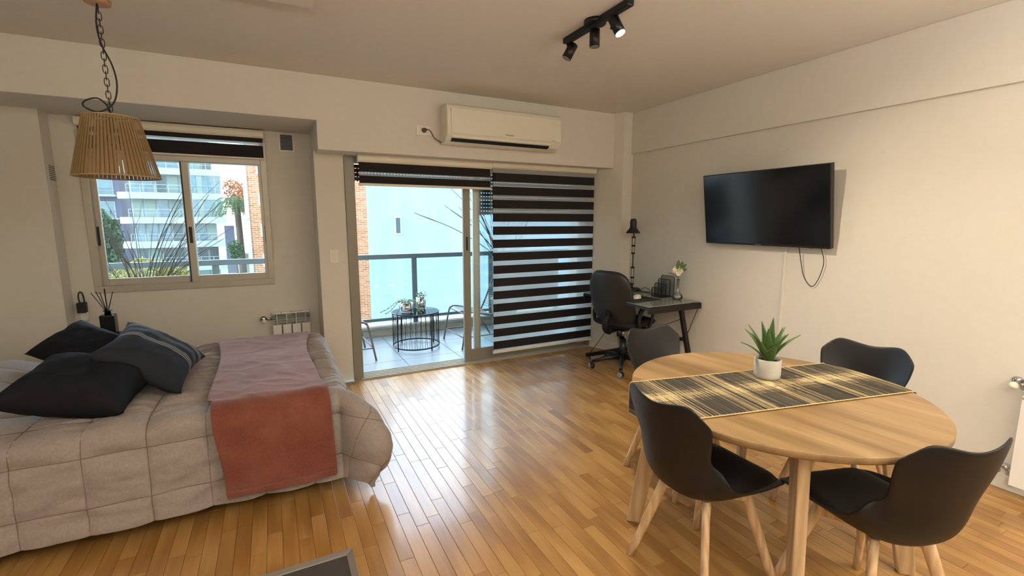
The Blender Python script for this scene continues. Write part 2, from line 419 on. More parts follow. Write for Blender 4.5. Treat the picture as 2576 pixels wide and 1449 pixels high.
# ------------------------------------------------------------------ door_1 (sliding balcony door)
d1 = thing('door_1', 'grey aluminium sliding glass door to the balcony', 'door', (0, 0, 0)); d1['kind'] = 'structure'; del d1['category']
dx0, dx1 = .605, 3.335
b = B()
b.box((dx0, 4.435, -.01), (dx0 + .085, 4.62, 2.08)); b.box((dx1 - .05, 4.42, -.01), (dx1, 4.62, 2.08)); b.box((dx0 + .085, 4.45, 2.03), (dx1 - .05, 4.618, 2.079))
bevel(b.make('door_frame', 'aludark', d1), .003)
b = B(); b.box((dx0 + .001, 4.405, -.012), (dx1 - .001, 4.60, .006))
for yy in (4.41, 4.455, 4.50, 4.545, 4.59): b.box((dx0 + .06, yy, .006), (dx1, yy + .006, .02))
b.make('track', 'alu', d1)
sash(1.735, 3.30, 4.462, .012, 2.04, (.078, .06), d1, [(1.765, 1.20, 1.34, .018)], .032, .135, .05, 'aludark')
sash(1.86, 3.28, 4.505, .012, 2.04, (.055, .055), d1, [], .03, .10, .05, 'alu')
sash(1.92, 3.28, 4.548, .012, 2.04, (.035, .055), d1, [], .03, .10, .05, 'alu')
# latch plate low on the panel
B().box((3.05, 4.455, .055), (3.16, 4.463, .095)).make('latch_plate', 'black', d1)
# roller shutter hanging behind the panels
shp = thing('roller_shutter', 'perforated dark roller shutter lowered a little above the balcony door', 'shutter', (2.0, 4.61, 2.0))
for (x0, x1, zb) in ((dx0 + .04, 1.95, 1.90), (1.95, dx1 - .04, 1.60)):
    z = 2.02
    while z > zb:
        b = B(); w = x1 - x0; n = int(w / .03)
        zl = z - .038
        b.box((x0 - 2, -.004, z - 2.0 - .030), (x1 - 2, .004, z - 2.0))
        for k in range(n):    # narrow web with light slots between slats
            xa = x0 + k * w / n
            b.box((xa - 2, -.002, zl - 2.0), (xa - 2 + w / n * .5, .002, z - 2.0 - .030))
        b.make('slat', 'blackmetal' if x0 < 1 else 'slatgrey' if 'slatgrey' in M else 'greymetal', shp)
        z -= .038
# the two zebra blinds of the door
zebra('door_blind', 'zebra blind pulled almost fully up over the open left half of the door', 'zebra blinds of the balcony door', .705, 2.004, 4.35, 2.078, .063,
      [(2.016, 1.935, 'd', 0), (1.935, 1.90, 's', .004), (1.90, 1.835, 'd', 0)], (1.835, 1.812), chain=(1.982, 1.30))
bands = [(2.03, 1.984, 's', 0)]; z = 1.984
for i in range(14):
    bands.append((z, z - .086, 'd', 0)); bands.append((z - .086, z - .135, 's', 0)); z -= .135
bands[-1] = (bands[-1][0], .125, 's', 0)
zebra('door_blind', 'zebra blind with dark and sheer bands let down over the right half of the door', 'zebra blinds of the balcony door', 2.006, 3.30, 4.35, 2.092, .064, bands, (.125, .098), chain=(3.285, 1.10))

# ------------------------------------------------------------------ balcony
bal = struct(B().box((-3.2, 4.62, -.2), (5.2, 6.13, -.03)).make('floor_balcony', plain('dark_grout', '#4d4f4e', .9)))
tile = plain('grey_balcony_tile', '#8d9497', .28, var=.05, bumps=.05, bscale=80)
for i in range(-7, 6):
    for j in range(3):
        x0 = 1.205 + .598 * i; y0 = 4.62 if j == 0 else 4.97 + .6 * (j - 1); y1 = 4.97 if j == 0 else min(y0 + .6, 6.13)
        if x0 < -3.1: continue
        bevel(B().box((x0 + .003, y0 + .003, -.03), (x0 + .595, y1 - .003, -.02)).make('tile', tile, bal), .0015)
par = struct(B().box((-3.2, 6.14, -.2), (5.2, 6.42, .10)).make('trim_parapet', 'conc'))
bt = plain('beige_border_tile', '#a19c8c', .5, var=.06)
for i in range(-9, 8): bevel(B().box((1.12 + .45 * i, 6.13, -.02), (1.12 + .45 * i + .447, 6.145, .082)).make('tile', bt, par), .001)
bevel(B().box((-3.2, 6.11, .082), (5.2, 6.42, .112)).make('coping', 'conc', par), .002)
rl = thing('balcony_railing', 'grey metal railing with glass panes along the balcony edge', 'railing', (0, 6.233, 0))
M['rail'] = plain('railing_paint', '#66747a', .45, .3)
bevel(B().box((-3.2, -.02, 1.0), (5.2, .035, 1.062)).make('top_rail', 'rail', rl), .004)
bevel(B().box((-3.2, -.012, .165), (5.2, .02, .205)).make('bottom_rail', 'rail', rl), .002)
for x in (-2.9, -1.75, -.6, .55, 1.70, 2.85, 4.0): bevel(B().box((x - .033, -.012, .10), (x + .033, .022, 1.0)).make('post', 'rail', rl), .003)
for x in (-2.9, -1.75, -.6, .55, 1.70, 2.85): B().box((x + .035, .001, .205), (x + 1.115, .007, 1.0)).make('pane', 'glass', rl)
struct(B().box((-3.35, 4.9, -9), (-3.2, 6.45, 6)).make('wall_sun_blocker', 'conc'))  # unseen wall, added to keep the sun off the balcony
M['balwall'] = plain('white_balcony_render', '#b6bab8', .8, bumps=.1)
struct(B().box((4.6, 4.9, -9), (4.75, 6.45, 6)).make('wall_balcony_right', 'balwall'))

# ------------------------------------------------------------------ balcony furniture
def balcony_chair(loc, rz, label):
    t = thing('balcony_chair', label, 'chair', loc, rz, 'cord balcony chairs')
    m = M['greychair']
    for sgn in (-1, 1):
        p = bez([(.30, .30 * sgn, 0), (.235, .28 * sgn, .36), (.20, .272 * sgn, .425), (.12, .268 * sgn, .43), (-.16, .25 * sgn, .365), (-.23, .245 * sgn, .40), (-.42, .22 * sgn, .86)], 6)
        B().tube(p, .011, 8).make('side_frame', m, t)
        B().tube([(-.13, .25 * sgn, .37), (-.36, .28 * sgn, 0)], .010, 8).make('leg', m, t)
        B().tube([(.275, .293 * sgn, .14), (-.30, .272 * sgn, .14)], .007, 6).make('rail', m, t)
    B().tube(bez([(-.40, -.222, .82), (-.43, -.17, .885), (-.43, .17, .885), (-.40, .222, .82)], 6), .011, 8).make('top_rail', m, t)
    B().tube([(.215, -.274, .405), (.215, .274, .405)], .009, 8).make('front_rail', m, t)
    B().tube([(.275, -.293, .14), (.275, .293, .14)], .007, 6).make('rail', m, t)
    for k in range(17):     # seat cords from side to side
        f = k / 16; x = .18 - f * .36; z = .435 - f * .06
        B().tube([(x, -.262 + f * .01, z), (x, 0, z - .02), (x, .262 - f * .01, z)], .0035, 5).make('cord', m, t)
    for k in range(17):
        f = k / 16; x = -.24 - f * .17; z = .42 + f * .42
        B().tube([(x, -.24 + f * .015, z), (x - .02, 0, z), (x, .24 - f * .015, z)], .0035, 5).make('cord', m, t)
    return t
M['greychair'] = plain('grey_brown_cord', '#6a6260', .5)
balcony_chair((2.21, 5.34, -.02), pi + .04, 'grey cord chair right of the round balcony table, partly behind the door')
balcony_chair((.62, 5.36, -.02), .03, 'grey cord chair left of the round balcony table, mostly hidden by the wall')
t = thing('side_table', 'round black wire side table with clear glass top on the balcony', 'table', (1.477, 5.42, -.02))
R = .275; H = .44
def circ(r, z, n=48): return [(r * cos(2 * pi * k / n), r * sin(2 * pi * k / n), z) for k in range(n)]
B().tube(circ(R, H), .009, 8, True).make('top_ring', 'blackmetal', t)
B().tube(circ(R, .035), .009, 8, True).make('bottom_ring', 'blackmetal', t)
B().lathe([(R - .004, H + .004), (R - .004, H + .010)], n=48).make('glass_top', 'clearglass', t)
for k in range(4):
    a = radians(25 + 90 * k); B().tube([(R * cos(a), R * sin(a), 0), (R * cos(a), R * sin(a), H)], .008, 8).make('leg', 'blackmetal', t)
for k in range(56):
    a = 2 * pi * k / 56; d = .10 if k % 2 else -.10
    B().tube([(R * cos(a + d), R * sin(a + d), H), (R * cos(a), R * sin(a), .035)], .0022, 4).make('cord', 'blackmetal', t)
def silver_pot(loc, r, h, label, plant):
    t = thing('silver_pot', label, 'plant pot', loc)
    B().lathe([(r * .72, 0), (r * .92, .012), (r, h * .4), (r, h), (r * .93, h), (r * .92, h - .015)], n=28, capt=True).make('pot', 'chrome', t)
    rr = random.Random(5)
    b = B()
    for k in range(70 if plant == 'trail' else 46):
        if plant == 'trail':
            a = rr.uniform(0, 2 * pi); s = rr.random(); out = r * .2 + s * r * 1.0 * (1.2 if cos(a) < 0 else .8)
            z = h + .03 * sin(min(s, .5) * pi) - max(0, s - .6) * .16 * rr.uniform(.5, 1)
        else:
            a = rr.uniform(0, 2 * pi); out = rr.uniform(0, r * 1.1); z = h + rr.uniform(0, .055)
        c = Vector((cos(a) * out, sin(a) * out, max(z, .015)))
        b.sphere(c, rr.uniform(.006, .010), (1, 1, .6), 6, 4)
    b.make('foliage', 'leaf', t)
    if plant == 'trail':
        for a, ln in ((2.9, .30), (3.3, .24), (3.9, .2), (-.4, .16), (-.9, .17), (.3, .13)):
            p = [(cos(a) * r * .5, sin(a) * r * .5, h), (cos(a) * (r + .02), sin(a) * (r + .02), h + .015), (cos(a) * (r + ln * .45), sin(a) * (r + ln * .45), h * .45), (cos(a) * (r + ln * .75), sin(a) * (r + ln * .75), .012)]
            q = bez(p, 7); bb_ = B(); bb_.tube(q, .002, 5)
            for i, w in enumerate(q[2:]): bb_.sphere(w + Vector((rr.uniform(-.008, .008), rr.uniform(-.008, .008), .004)), .008, (1, 1, .55), 6, 4)
            bb_.make('trailing_stem', 'leaf', t)
    return t
silver_pot((1.35, 5.33, .431), .078, .125, 'shiny silver pot with trailing plant on left of balcony table', 'trail')
silver_pot((1.565, 5.48, .431), .058, .150, 'taller silver cylinder pot with small bushy plant on balcony table', 'bush')
def twig_plant(name, label, loc, seeds, spec):
    t = thing(name, label, 'plant', loc)
    B().lathe([(.13, 0), (.16, .02), (.19, .42), (.20, .44), (.18, .44), (.17, .40)], n=24).make('planter', 'conc', t)
    rr = random.Random(seeds)
    for (tx, ty, tz, r, bow) in spec:
        a = Vector((rr.uniform(-.07, .07), rr.uniform(-.07, .07), .40)); c = Vector((tx, ty, tz))
        m1 = a.lerp(c, .4) + Vector((-tx * bow * .5, -ty * bow * .5, .06)); m2 = a.lerp(c, .75) + Vector((-tx * bow * .35, -ty * bow * .35, .05))
        q = bez([a, m1, m2, c], 5); n = len(q)
        b = B().tube(q, [r * (1 - .62 * i / (n - 1)) for i in range(n)], 5)
        if rr.random() < .6:
            i = rr.randint(int(n * .45), n - 4); d = (q[i + 1] - q[i]).normalized(); sd = Vector((rr.uniform(-1, 1), rr.uniform(-.5, .5), .2)).normalized()
            b.tube([q[i], q[i] + (d + sd * .5) * .10, q[i] + (d * 1.4 + sd * .5) * .2], [r * .5, r * .35, r * .15], 4)
        b.make('twig', 'bark', t)
    return t
rr = random.Random(3); spec = []
for k in range(38):
    f = rr.uniform(-1, 1); f = math.copysign(abs(f) ** .8, f)
    h = rr.uniform(1.25, 2.0) - .25 * abs(f)
    spec.append((f * .62 + .10, rr.uniform(-.16, .16), h, rr.uniform(.003, .0065), rr.uniform(.1, .5)))
spec += [(.95, .0, 1.55, .004, .4), (.80, .1, 1.66, .004, .5), (.72, -.1, 1.92, .004, .5), (-.55, 0, 1.95, .003, .4)]
twig_plant('twig_planter', 'tall planter of bare branches on the balcony outside the alcove window', (-1.14, 5.62, -.02), 4, spec)
rr = random.Random(9)
spec = [(-1.30, -.15, 1.62, .0075, .75), (-.80, -.1, 1.93, .007, .5), (-.86, 0, 1.72, .007, .6), (-.74, .1, 1.66, .006, .7), (-.62, .05, 1.98, .007, .4), (-.66, 0, 1.70, .007, .5), (-.52, .1, 2.0, .007, .3)]
for k in range(22): spec.append((rr.uniform(-.55, .5), rr.uniform(-.2, .2), rr.uniform(1.3, 2.1), rr.uniform(.003, .006), rr.uniform(.1, .4)))
twig_plant('twig_planter', 'planter of arching bare branches behind the striped door blind', (2.86, 5.80, -.02), 8, spec)

# ------------------------------------------------------------------ outside buildings
M['bluewall'] = N('pale_blue_render')
q = M['bluewall']; v = q.coord('Object', (1, 1, .35)); f = q.noise(v, 1.2, 7, .65); f2 = q.noise(q.coord('Object', (1, 1, .6)), 9, 6, .7)
cA = q.ramp(f, [(.3, lin('#8598a3')), (.6, lin('#91a5b0')), (.8, lin('#99adb7'))]); cB = q.ramp(f2, [(.60, (1, 1, 1, 1)), (.74, (.80, .86, .90, 1))])
q.set(col=q.mix(1.0, cA, cB, 'MULTIPLY'), rough=.9, spec=.1); M['bluewall'] = q.m
def brick(name, sc, c1, c2, mortar):
    q = N(name); v = q.coord('Object', (1, 1, 1), (radians(90), 0, 0)); x = q.new('ShaderNodeTexBrick')
    q.link(v, x.inputs['Vector']); x.inputs['Scale'].default_value = sc; x.inputs['Color1'].default_value = lin(c1); x.inputs['Color2'].default_value = lin(c2)
    x.inputs['Mortar'].default_value = lin(mortar); x.inputs['Mortar Size'].default_value = .035; x.inputs['Brick Width'].default_value = .9; x.inputs['Row Height'].default_value = .28
    q.set(col=x.outputs['Color'], rough=.9, spec=.1); return q.m
M['brick'] = brick('orange_brickwork', 1.6, '#8f583c', '#a37657', '#b49f88')
M['aptwhite'] = plain('white_render', '#a6b0b2', .8, var=.04)
M['aptglass'] = plain('blue_tinted_window', '#557681', .15, var=.25, bscale=6, spec=.8)
M['aptcurt'] = plain('pale_curtained_window', '#84978f', .5, var=.15, bscale=4)
M['aptdark'] = plain('dark_window', '#46585c', .2, var=.3, bscale=4)
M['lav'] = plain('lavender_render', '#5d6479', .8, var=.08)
bw = thing('party_wall', 'pale blue blind wall of the building across from the balcony', 'building', (3.18, 18, -10))
B().prism([(0, 0), (12, 0), (12, 6), (1.5, 6)], 0, 15.4).make('wall', 'bluewall', bw)
wi = B().box((1.00, -.04, 10.98), (1.28, .05, 11.68)).make('window', 'aptwhite', bw)
B().box((1.06, -.06, 11.04), (1.22, -.03, 11.62)).make('pane', 'aptdark', wi)
br = thing('brick_building', 'sunlit orange brick apartment block with small white windows', 'building', (-2.1, 50, -11))
br.rotation_euler = (0, 0, radians(-17))
B().box((.35, 0, 0), (12, 10, 34)).make('wall', 'brick', br)
B().box((0, -.06, 0), (.36, 6, 34)).make('corner_strip', 'aptwhite', br)
for k in range(9):
    for xx in (1.35, 4.5, 6.6, 8.4):
        z = 2.6 + k * 2.85
        wn_ = B().box((xx - .1, -.12, z - .1), (xx + .72, .02, z + 1.1)).make('window', 'aptwhite', br)
        B().box((xx + .12, -.15, z + .12), (xx + .52, -.10, z + .88)).make('pane', 'aptglass', wn_)
for k in range(9): B().box((5.2, -.9, 1.2 + k * 2.85), (6.1, .02, 1.45 + k * 2.85)).make('balcony', 'brick', br)
ap = thing('apartment_block', 'white apartment block with long glazed balconies seen through the alcove window', 'building', (-15.0, 66, -11))
B().prism([(.9, 1.6), (8.9, 1.6), (8.9, 14), (.9, 14)], 0, 24.5).make('wall', 'aptwhite', ap)
rr = random.Random(21)
for k in range(-3, 5):
    zt = 11 + 1.94 + 2.77 * k; ex = .45 if k < 0 else .3 if k == 0 else 0
    bal_ = B().prism([(-.1, .9), (.9, 0), (9.9 + ex, 0), (9.9 + ex, 2), (-.1, 2)], zt - .72, zt).make('balcony', 'aptwhite', ap)
    b = B(); b.box((.9, .02, zt + .85), (9.85 + ex, .06, zt + .9)); b.box((.9, .02, zt + .45), (9.85 + ex, .05, zt + .48))
    for q_ in range(8): b.box((.9 + q_ * 1.27, .02, zt), (.95 + q_ * 1.27, .06, zt + .9))
    b.make('railing', 'aptwhite', bal_)
    xs = [1.0, 2.2, 3.4, 4.55, 5.8, 6.9, 8.0]
    for i, xx in enumerate(xs):
        kind = rr.choice(['aptglass', 'aptcurt', 'aptglass', 'aptcurt', 'aptdark']) if k != -2 or i < 5 else 'aptdark'
        wn_ = B().box((xx, 1.5, zt + .02), (xx + 1.0, 1.62, zt + 2.0)).make('window', 'aptwhite', ap)
        B().box((xx + .05, 1.46, zt + .06), (xx + .95, 1.51, zt + 1.95)).make('pane', kind, wn_)
    if k in (0, 1):      # glazed-in right end
        for i in range(5):
            x0 = 6.9 + i * .6; wn_ = B().box((x0, .08, zt + .0), (x0 + .58, .14, zt + 2.03)).make('window', 'aptwhite', ap)
            B().box((x0 + .03, .05, zt + .05), (x0 + .55, .09, zt + 1.98)).make('pane', 'aptglass' if i != 1 else 'aptcurt', wn_)
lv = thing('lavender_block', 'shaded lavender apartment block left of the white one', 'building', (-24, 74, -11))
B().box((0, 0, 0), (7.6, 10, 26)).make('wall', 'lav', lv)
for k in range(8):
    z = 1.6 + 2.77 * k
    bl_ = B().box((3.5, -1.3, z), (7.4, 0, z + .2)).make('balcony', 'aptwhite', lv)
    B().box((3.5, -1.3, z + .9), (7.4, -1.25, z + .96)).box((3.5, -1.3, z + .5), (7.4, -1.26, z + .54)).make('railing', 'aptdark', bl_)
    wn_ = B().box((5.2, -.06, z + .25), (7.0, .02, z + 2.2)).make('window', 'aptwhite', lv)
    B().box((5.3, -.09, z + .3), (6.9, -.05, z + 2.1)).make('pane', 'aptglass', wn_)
gb = thing('grey_house', 'low grey-white house behind the palm tree', 'building', (-3.4, 62, -11))
B().box((0, 0, 0), (2.6, 3, 8.6)).make('wall', 'aptcurt', gb); B().box((.9, -.06, 6.2), (1.8, 0, 7.6)).make('window', 'aptdark', gb); B().box((-.1, -.1, 8.6), (2.7, 3.1, 8.8)).make('roof', 'conc', gb)
# blue-white awning/parasol folded near the apartment corner
struct(B().box((-90, 6.5, -11.2), (90, 200, -11)).make('ground', plain('street_ground', '#5a6055', .9, var=.2, bscale=3)))

def leafcloud(b, c, r, n, s, rg, flat=0):
    for k in range(n):
        while True:
            p = Vector((rg.uniform(-1, 1), rg.uniform(-1, 1), rg.uniform(-1, 1)))
            if p.length <= 1: break
        p = Vector((p.x * r[0], p.y * r[1], p.z * r[2])) * (1 - .15 * rg.random()) + Vector(c)
        q = Euler((rg.uniform(0, 6.3), rg.uniform(0, 6.3), rg.uniform(0, 6.3))).to_matrix(); ll = s * rg.uniform(.6, 1.3)
        v = [b.bm.verts.new(p + q @ Vector(w)) for w in ((-ll, 0, 0), (0, -ll * .45, 0), (ll, 0, 0), (0, ll * .45, 0))]
        b.bm.faces.new(v)
leafmat = {}
def leafm(n, h):
    if n not in leafmat:
        q = N(n); v = q.coord(); f = q.noise(v, 3.0, 3); c = lin(h)
        q.set(col=q.ramp(f, [(.3, tuple(x * .6 for x in c[:3]) + (1,)), (.7, tuple(min(1, x * 1.35) for x in c[:3]) + (1,))]), rough=.7, spec=.2); leafmat[n] = q.m
    return leafmat[n]
def tree(label, loc, h, crown, n, s, mat, cat='tree', name='tree', sd=1):
    t = thing(name, label, cat, loc); rg = random.Random(sd)
    B().tube([(0, 0, 0), (.05, 0, h * .6), (0, .05, h)], [.22, .16, .08], 8).make('trunk', 'bark', t)
    b = B()
    for (c, r) in crown: leafcloud(b, c, r, n // len(crown), s, rg)
    b.make('crown', mat, t); return t
# z relative to ground -11
tree('orange autumn tree behind the palm, left crown', (-4.8, 84, -11), 16, [((0, 0, 17.2), (1.8, 1.5, 1.9)), ((.6, 0, 15.2), (1.7, 1.3, 1.7))], 1500, .20, leafm('orange_leaves', '#a8602f'), sd=2)
tree('second orange autumn tree right beside the brick block', (-3.0, 92, -11), 16, [((0, 0, 17.4), (1.8, 1.5, 2.0)), ((-.2, 0, 15.2), (1.8, 1.3, 2.0))], 1500, .20, leafm('orange_leaves', '#a8602f'), sd=3)
tree('dark evergreen tree at the left edge of the alcove window', (-9.3, 36, -11), 11, [((0, 0, 8.8), (1.5, 1.2, 2.2)), ((.2, 0, 11.4), (1.1, 1, 2.0)), ((0, 0, 6), (1.7, 1.4, 2.0))], 5200, .15, leafm('dark_leaves', '#3c573f'), sd=4)
tree('yellow-green tree behind the bare branches', (-6.6, 33, -11), 9, [((0, 0, 9.4), (1.7, 1, 1.1)), ((1.3, 0, 9.0), (1.1, 1, 1.0))], 3000, .10, leafm('yellow_leaves', '#8d8229'), sd=5)
tree('light green shrub below the railing, left', (-3.9, 20, -11), 9, [((0, 0, 9.55), (1.6, .8, .75))], 2200, .07, leafm('light_leaves', '#71824a'), 'shrub', 'shrub', 6)
tree('green shrub below the railing in front of the brick block', (-1.7, 30, -11), 8, [((0, 0, 7.9), (1.6, .8, 1.6))], 2400, .10, leafm('shrub_leaves', '#4f6b50'), 'shrub', 'shrub', 7)
tree('small dark shrub on the terrace beside the brick block', (-3.0, 48, -11), 9, [((0, 0, 10.0), (.7, .6, .9))], 700, .12, leafm('dark_leaves', '#3f6350'), 'shrub', 'shrub', 8)
pm = thing('palm_tree', 'tall palm tree between the white and brick buildings', 'palm tree', (-3.15, 58, -11))
B().tube([(0, 0, 0), (.1, 0, 7), (0, 0, 14.2)], [.4, .35, .3], 10).make('trunk', 'bark', pm)
rg = random.Random(12)
for k in range(26):
    a = 2 * pi * k / 26 + rg.uniform(-.1, .1); up = rg.uniform(-.4, 1.1); ln = rg.uniform(2.0, 2.8)
    pts = bez([(0, 0, 14.2), (cos(a) * ln * .4, sin(a) * ln * .4, 14.3 + up * .9), (cos(a) * ln * .75, sin(a) * ln * .75, 14.1 + up * .5), (cos(a) * ln, sin(a) * ln, 13.1 + up * .1)], 6)
    b = B().tube(pts, .03, 4)
    for i in range(2, len(pts) - 1):
        d = (pts[i + 1] - pts[i]).normalized(); sdv = d.cross(Vector((0, 0, 1))).normalized()
        for sg in (-1, 1):
            tip = pts[i] + sdv * sg * .42 + d * .25 - Vector((0, 0, .22))
            b.bm.faces.new([b.bm.verts.new(pts[i]), b.bm.verts.new(pts[i] + d * .10), b.bm.verts.new(tip)])
    b.make('frond', leafm('palm_leaves', '#435c3c'), pm)
# street furniture row seen under the rail
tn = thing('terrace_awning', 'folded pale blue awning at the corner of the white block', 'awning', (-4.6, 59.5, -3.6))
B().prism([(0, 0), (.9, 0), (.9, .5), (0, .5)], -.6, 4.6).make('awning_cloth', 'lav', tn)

# ================================================================== interior: things on the walls
# light switch
t = thing('light_switch', 'white light switch plate on the pier left of the balcony door', 'switch', (.482, 4.45, 1.183))
bevel(B().box((-.037, -.009, -.06), (.037, 0, .06)).make('plate', 'white', t), .004)
for z0 in (-.032, .001): bevel(B().box((-.017, -.013, z0), (.017, -.008, z0 + .030)).make('rocker', 'cream', t), .001)
# air conditioner
ac = thing('air_conditioner', 'white split air conditioner on the beam over the balcony door', 'air conditioner', (2.0, 4.18, 2.36))
X0, X1 = -.585, .60
prof = [(0, .155), (-.06, .165), (-.15, .16), (-.185, .145), (-.197, .10), (-.20, -.06), (-.195, -.105), (-.15, -.15), (-.09, -.175), (0, -.17)]
b = B(); n = len(prof)
r0 = [b.bm.verts.new((X0, p[0], p[1])) for p in prof]; r1 = [b.bm.verts.new((X1, p[0], p[1])) for p in prof]
for i in range(n): b.bm.faces.new((r0[i], r0[(i + 1) % n], r1[(i + 1) % n], r1[i]))
b.bm.faces.new(r0[::-1]); b.bm.faces.new(r1)
bevel(b.make('casing', 'cream', ac), .012, 3)
bevel(B().box((X0 + .035, -.208, -.098), (X1 - .012, -.192, .118)).make('front_panel', 'cream', ac), .006)
b = B(); b.box((X0 + .05, -.188, -.128), (X1 - .12, -.165, -.104)).make('air_flap', 'white', ac)
B().box((X0 + .05, -.172, -.152), (X1 - .13, -.135, -.140), Matrix.Rotation(radians(-25), 3, 'X')).make('air_outlet', 'black', ac)
text('brand_text', 'SAMSUNG', .020, 'black', ac, (.02, -.2085, -.075), (radians(90), 0, 0))
text('model_text', 'inverter', .011, 'black', ac, (.50, -.2085, -.085), (radians(90), 0, 0))
sk = thing('wall_socket', 'white wall socket left of the air conditioner', 'socket', (1.262, 4.18, 2.298))
bevel(B().box((-.068, -.010, -.042), (.068, 0, .042)).make('plate', 'white', sk), .005)
B().box((-.036, -.0115, -.028), (.036, -.009, .028)).make('insert', 'cream', sk)
tag(B().cyl((1.262, 4.168, 2.30), (1.262, 4.138, 2.30), .022, .018).tube(bez([(1.262, 4.140, 2.30), (1.30, 4.12, 2.295), (1.345, 4.13, 2.235), (1.41, 4.15, 2.205), (1.43, 4.165, 2.20)], 8), .005, 8).make('power_plug', plain('grey_cable', '#5c5347', .5)), 'round grey plug and cable of the air conditioner in its socket', 'plug')
# spot track
st = thing('track_spotlight', 'black ceiling bar with three cylindrical spotlights, one of them lit', 'ceiling light', (1.76, 2.36, CE))
bevel(B().box((-.022, -.31, -.035), (.022, .31, 0)).make('bar', 'blackmetal', st), .006)
B().lathe([(.062, -.022), (.065, -.018), (.065, 0)], (0, 0, 0), 28).make('ceiling_rose', 'blackmetal', st)
lens = N('lit_lens'); lens.set(col=(1, .95, .85, 1), em=(1, .86, .62, 1), ems=14)
for (yy, d, lit) in ((.245, Vector((-.50, .22, -1)), 0), (.0, Vector((0, 0, -1)), 0), (-.19, Vector((.25, -.45, -1)), 1)):
    d = d.normalized(); c = Vector((0, yy, -.085)); off = Vector((.0, 0, 0))
    hd = B().cyl(c - d * .035, c + d * .06, .030, .030, 24).make('spot_head', 'blackmetal', st)
    B().box((-.006, yy + .030, -.10), (.006, yy + .040, -.03)).box((-.006, yy + .02, -.10), (.006, yy + .04, -.088)).make('bracket', 'blackmetal', st)
    B().cyl(c + d * .0595, c + d * .0625, .0265, .0265, 24).make('lens', lens.m if lit else 'aludark', hd)
# pendant lamp
pl = thing('pendant_lamp', 'hanging lamp with ribbed wooden strip shade on a chain above the bed', 'pendant lamp', (-.745, 3.362, CE))
wood = plain('pale_turned_wood', '#b98f68', .5, var=.12, bscale=30)
B().lathe([(.045, -.022), (.056, -.018), (.058, 0)], n=32).make('ceiling_rose', wood, pl)
ztop = 2.062 - CE; zbot = 1.742 - CE; rt = .122; rb = .194
M['rib'] = plain('tan_shade_strip', '#937951', .55, var=.12, bscale=40)
ns = 60
for k in range(ns):
    a = 2 * pi * k / ns; w0 = pi * rt / ns * .80; w1 = pi * rb / ns * .84
    u = Vector((cos(a), sin(a), 0)); t_ = Vector((-sin(a), cos(a), 0)); b = B()
    vs = [b.bm.verts.new(u * (rb + s) + t_ * (q * w1) + Vector((0, 0, zbot))) for s, q in ((0, -1), (.0025, 0), (0, 1), (-.002, 0))]
    vt = [b.bm.verts.new(u * (rt + s) + t_ * (q * w0) + Vector((0, 0, ztop))) for s, q in ((0, -1), (.0025, 0), (0, 1), (-.002, 0))]
    for i in range(4): b.bm.faces.new((vs[i], vs[(i + 1) % 4], vt[(i + 1) % 4], vt[i]))
    b.bm.faces.new(vs); b.bm.faces.new(vt)
    b.make('shade_strip', 'rib', pl)
M['shaderim'] = plain('pale_shade_rim', '#b59c78', .6)
B().tube(circ(rb, zbot, 60), .004, 6, True).make('bottom_rim', 'shaderim', pl)
B().tube(circ(rt, ztop, 60), .004, 6, True).make('top_rim', 'shaderim', pl)
b = B()
for a in (0, 2.09, 4.19): b.tube([(0, 0, ztop - .01), (rt * cos(a), rt * sin(a), ztop)], .003, 6)
b.make('spider', 'darkmetal', pl)
B().cyl((0, 0, ztop), (0, 0, ztop - .075), .020, .020).make('lamp_socket', 'black', pl)
B().lathe([(.012, -.15), (.026, -.135), (.03, -.115), (.026, -.095), (.014, -.075)], (0, 0, ztop + .0), 20).make('bulb', 'clearglass', pl)
z = -.03; k = 0; nl = 17; pitch = (abs(ztop) - .03) / nl
for k in range(nl):
    zc = -.03 - pitch * (k + .5); hh = pitch * .66; ww = .0105; pts = []
    for i in range(20):
        a = 2 * pi * i / 20; xx = ww * math.copysign(abs(cos(a)) ** .7, cos(a)); zz = hh * math.copysign(abs(sin(a)) ** .8, sin(a))
        ang = radians(25 if k % 2 else 100); pts.append((xx * cos(ang), xx * sin(ang), zc + zz))
    B().tube(pts, .0022, 6, True).make('chain_link', 'darkmetal', pl)
cab = bez([(0.0, -.01, -.02), (-.012, -.012, -.12), (-.002, -.014, -.22), (.035, -.014, -.33), (.045, -.014, -.43), (.02, -.014, -.525), (-.045, -.014, -.575), (-.105, -.014, -.555), (-.10, -.014, -.525), (-.045, -.014, -.505), (-.005, -.008, -.545), (.0, 0, -.60)], 8)
B().tube(cab, .004, 8).make('cable', plain('dark_blue_cable', '#14161f', .5), pl)

# television
tv = thing('television', 'large black flat television tilted down on the right wall', 'television', (3.485, 2.43, 1.60))
tv.rotation_euler = (0, radians(-8.5), 0)
w, h = 1.068, .60
bevel(B().box((-.012, -w / 2, -h / 2), (.03, w / 2, h / 2)).make('casing', 'black', tv), .004)
B().box((.03, -.35, -.22), (.055, .35, .12)).make('back_cover', 'black', tv)
scr = N('tv_screen'); scr.set(col=(.006, .007, .009, 1), rough=.13, spec=.6)
B().box((-.0135, -w / 2 + .006, -h / 2 + .018), (-.011, w / 2 - .006, h / 2 - .006)).make('screen', scr.m, tv)
text('brand_text', 'SAMSUNG', .011, 'greymetal', tv, (-.0126, .02, -h / 2 + .009), (radians(90), 0, radians(-90)))
tag(B().box((3.52, 2.35, 1.50), (WX, 2.50, 1.72)).make('wall_bracket', 'black'), 'black bracket holding the television to the wall', 'bracket')
tag(bevel(B().box((WX - .012, 2.247, .088), (WX, 2.267, 1.36)).make('cable_conduit', 'wall'), .002), 'thin white cable conduit running down the wall below the television', 'conduit')
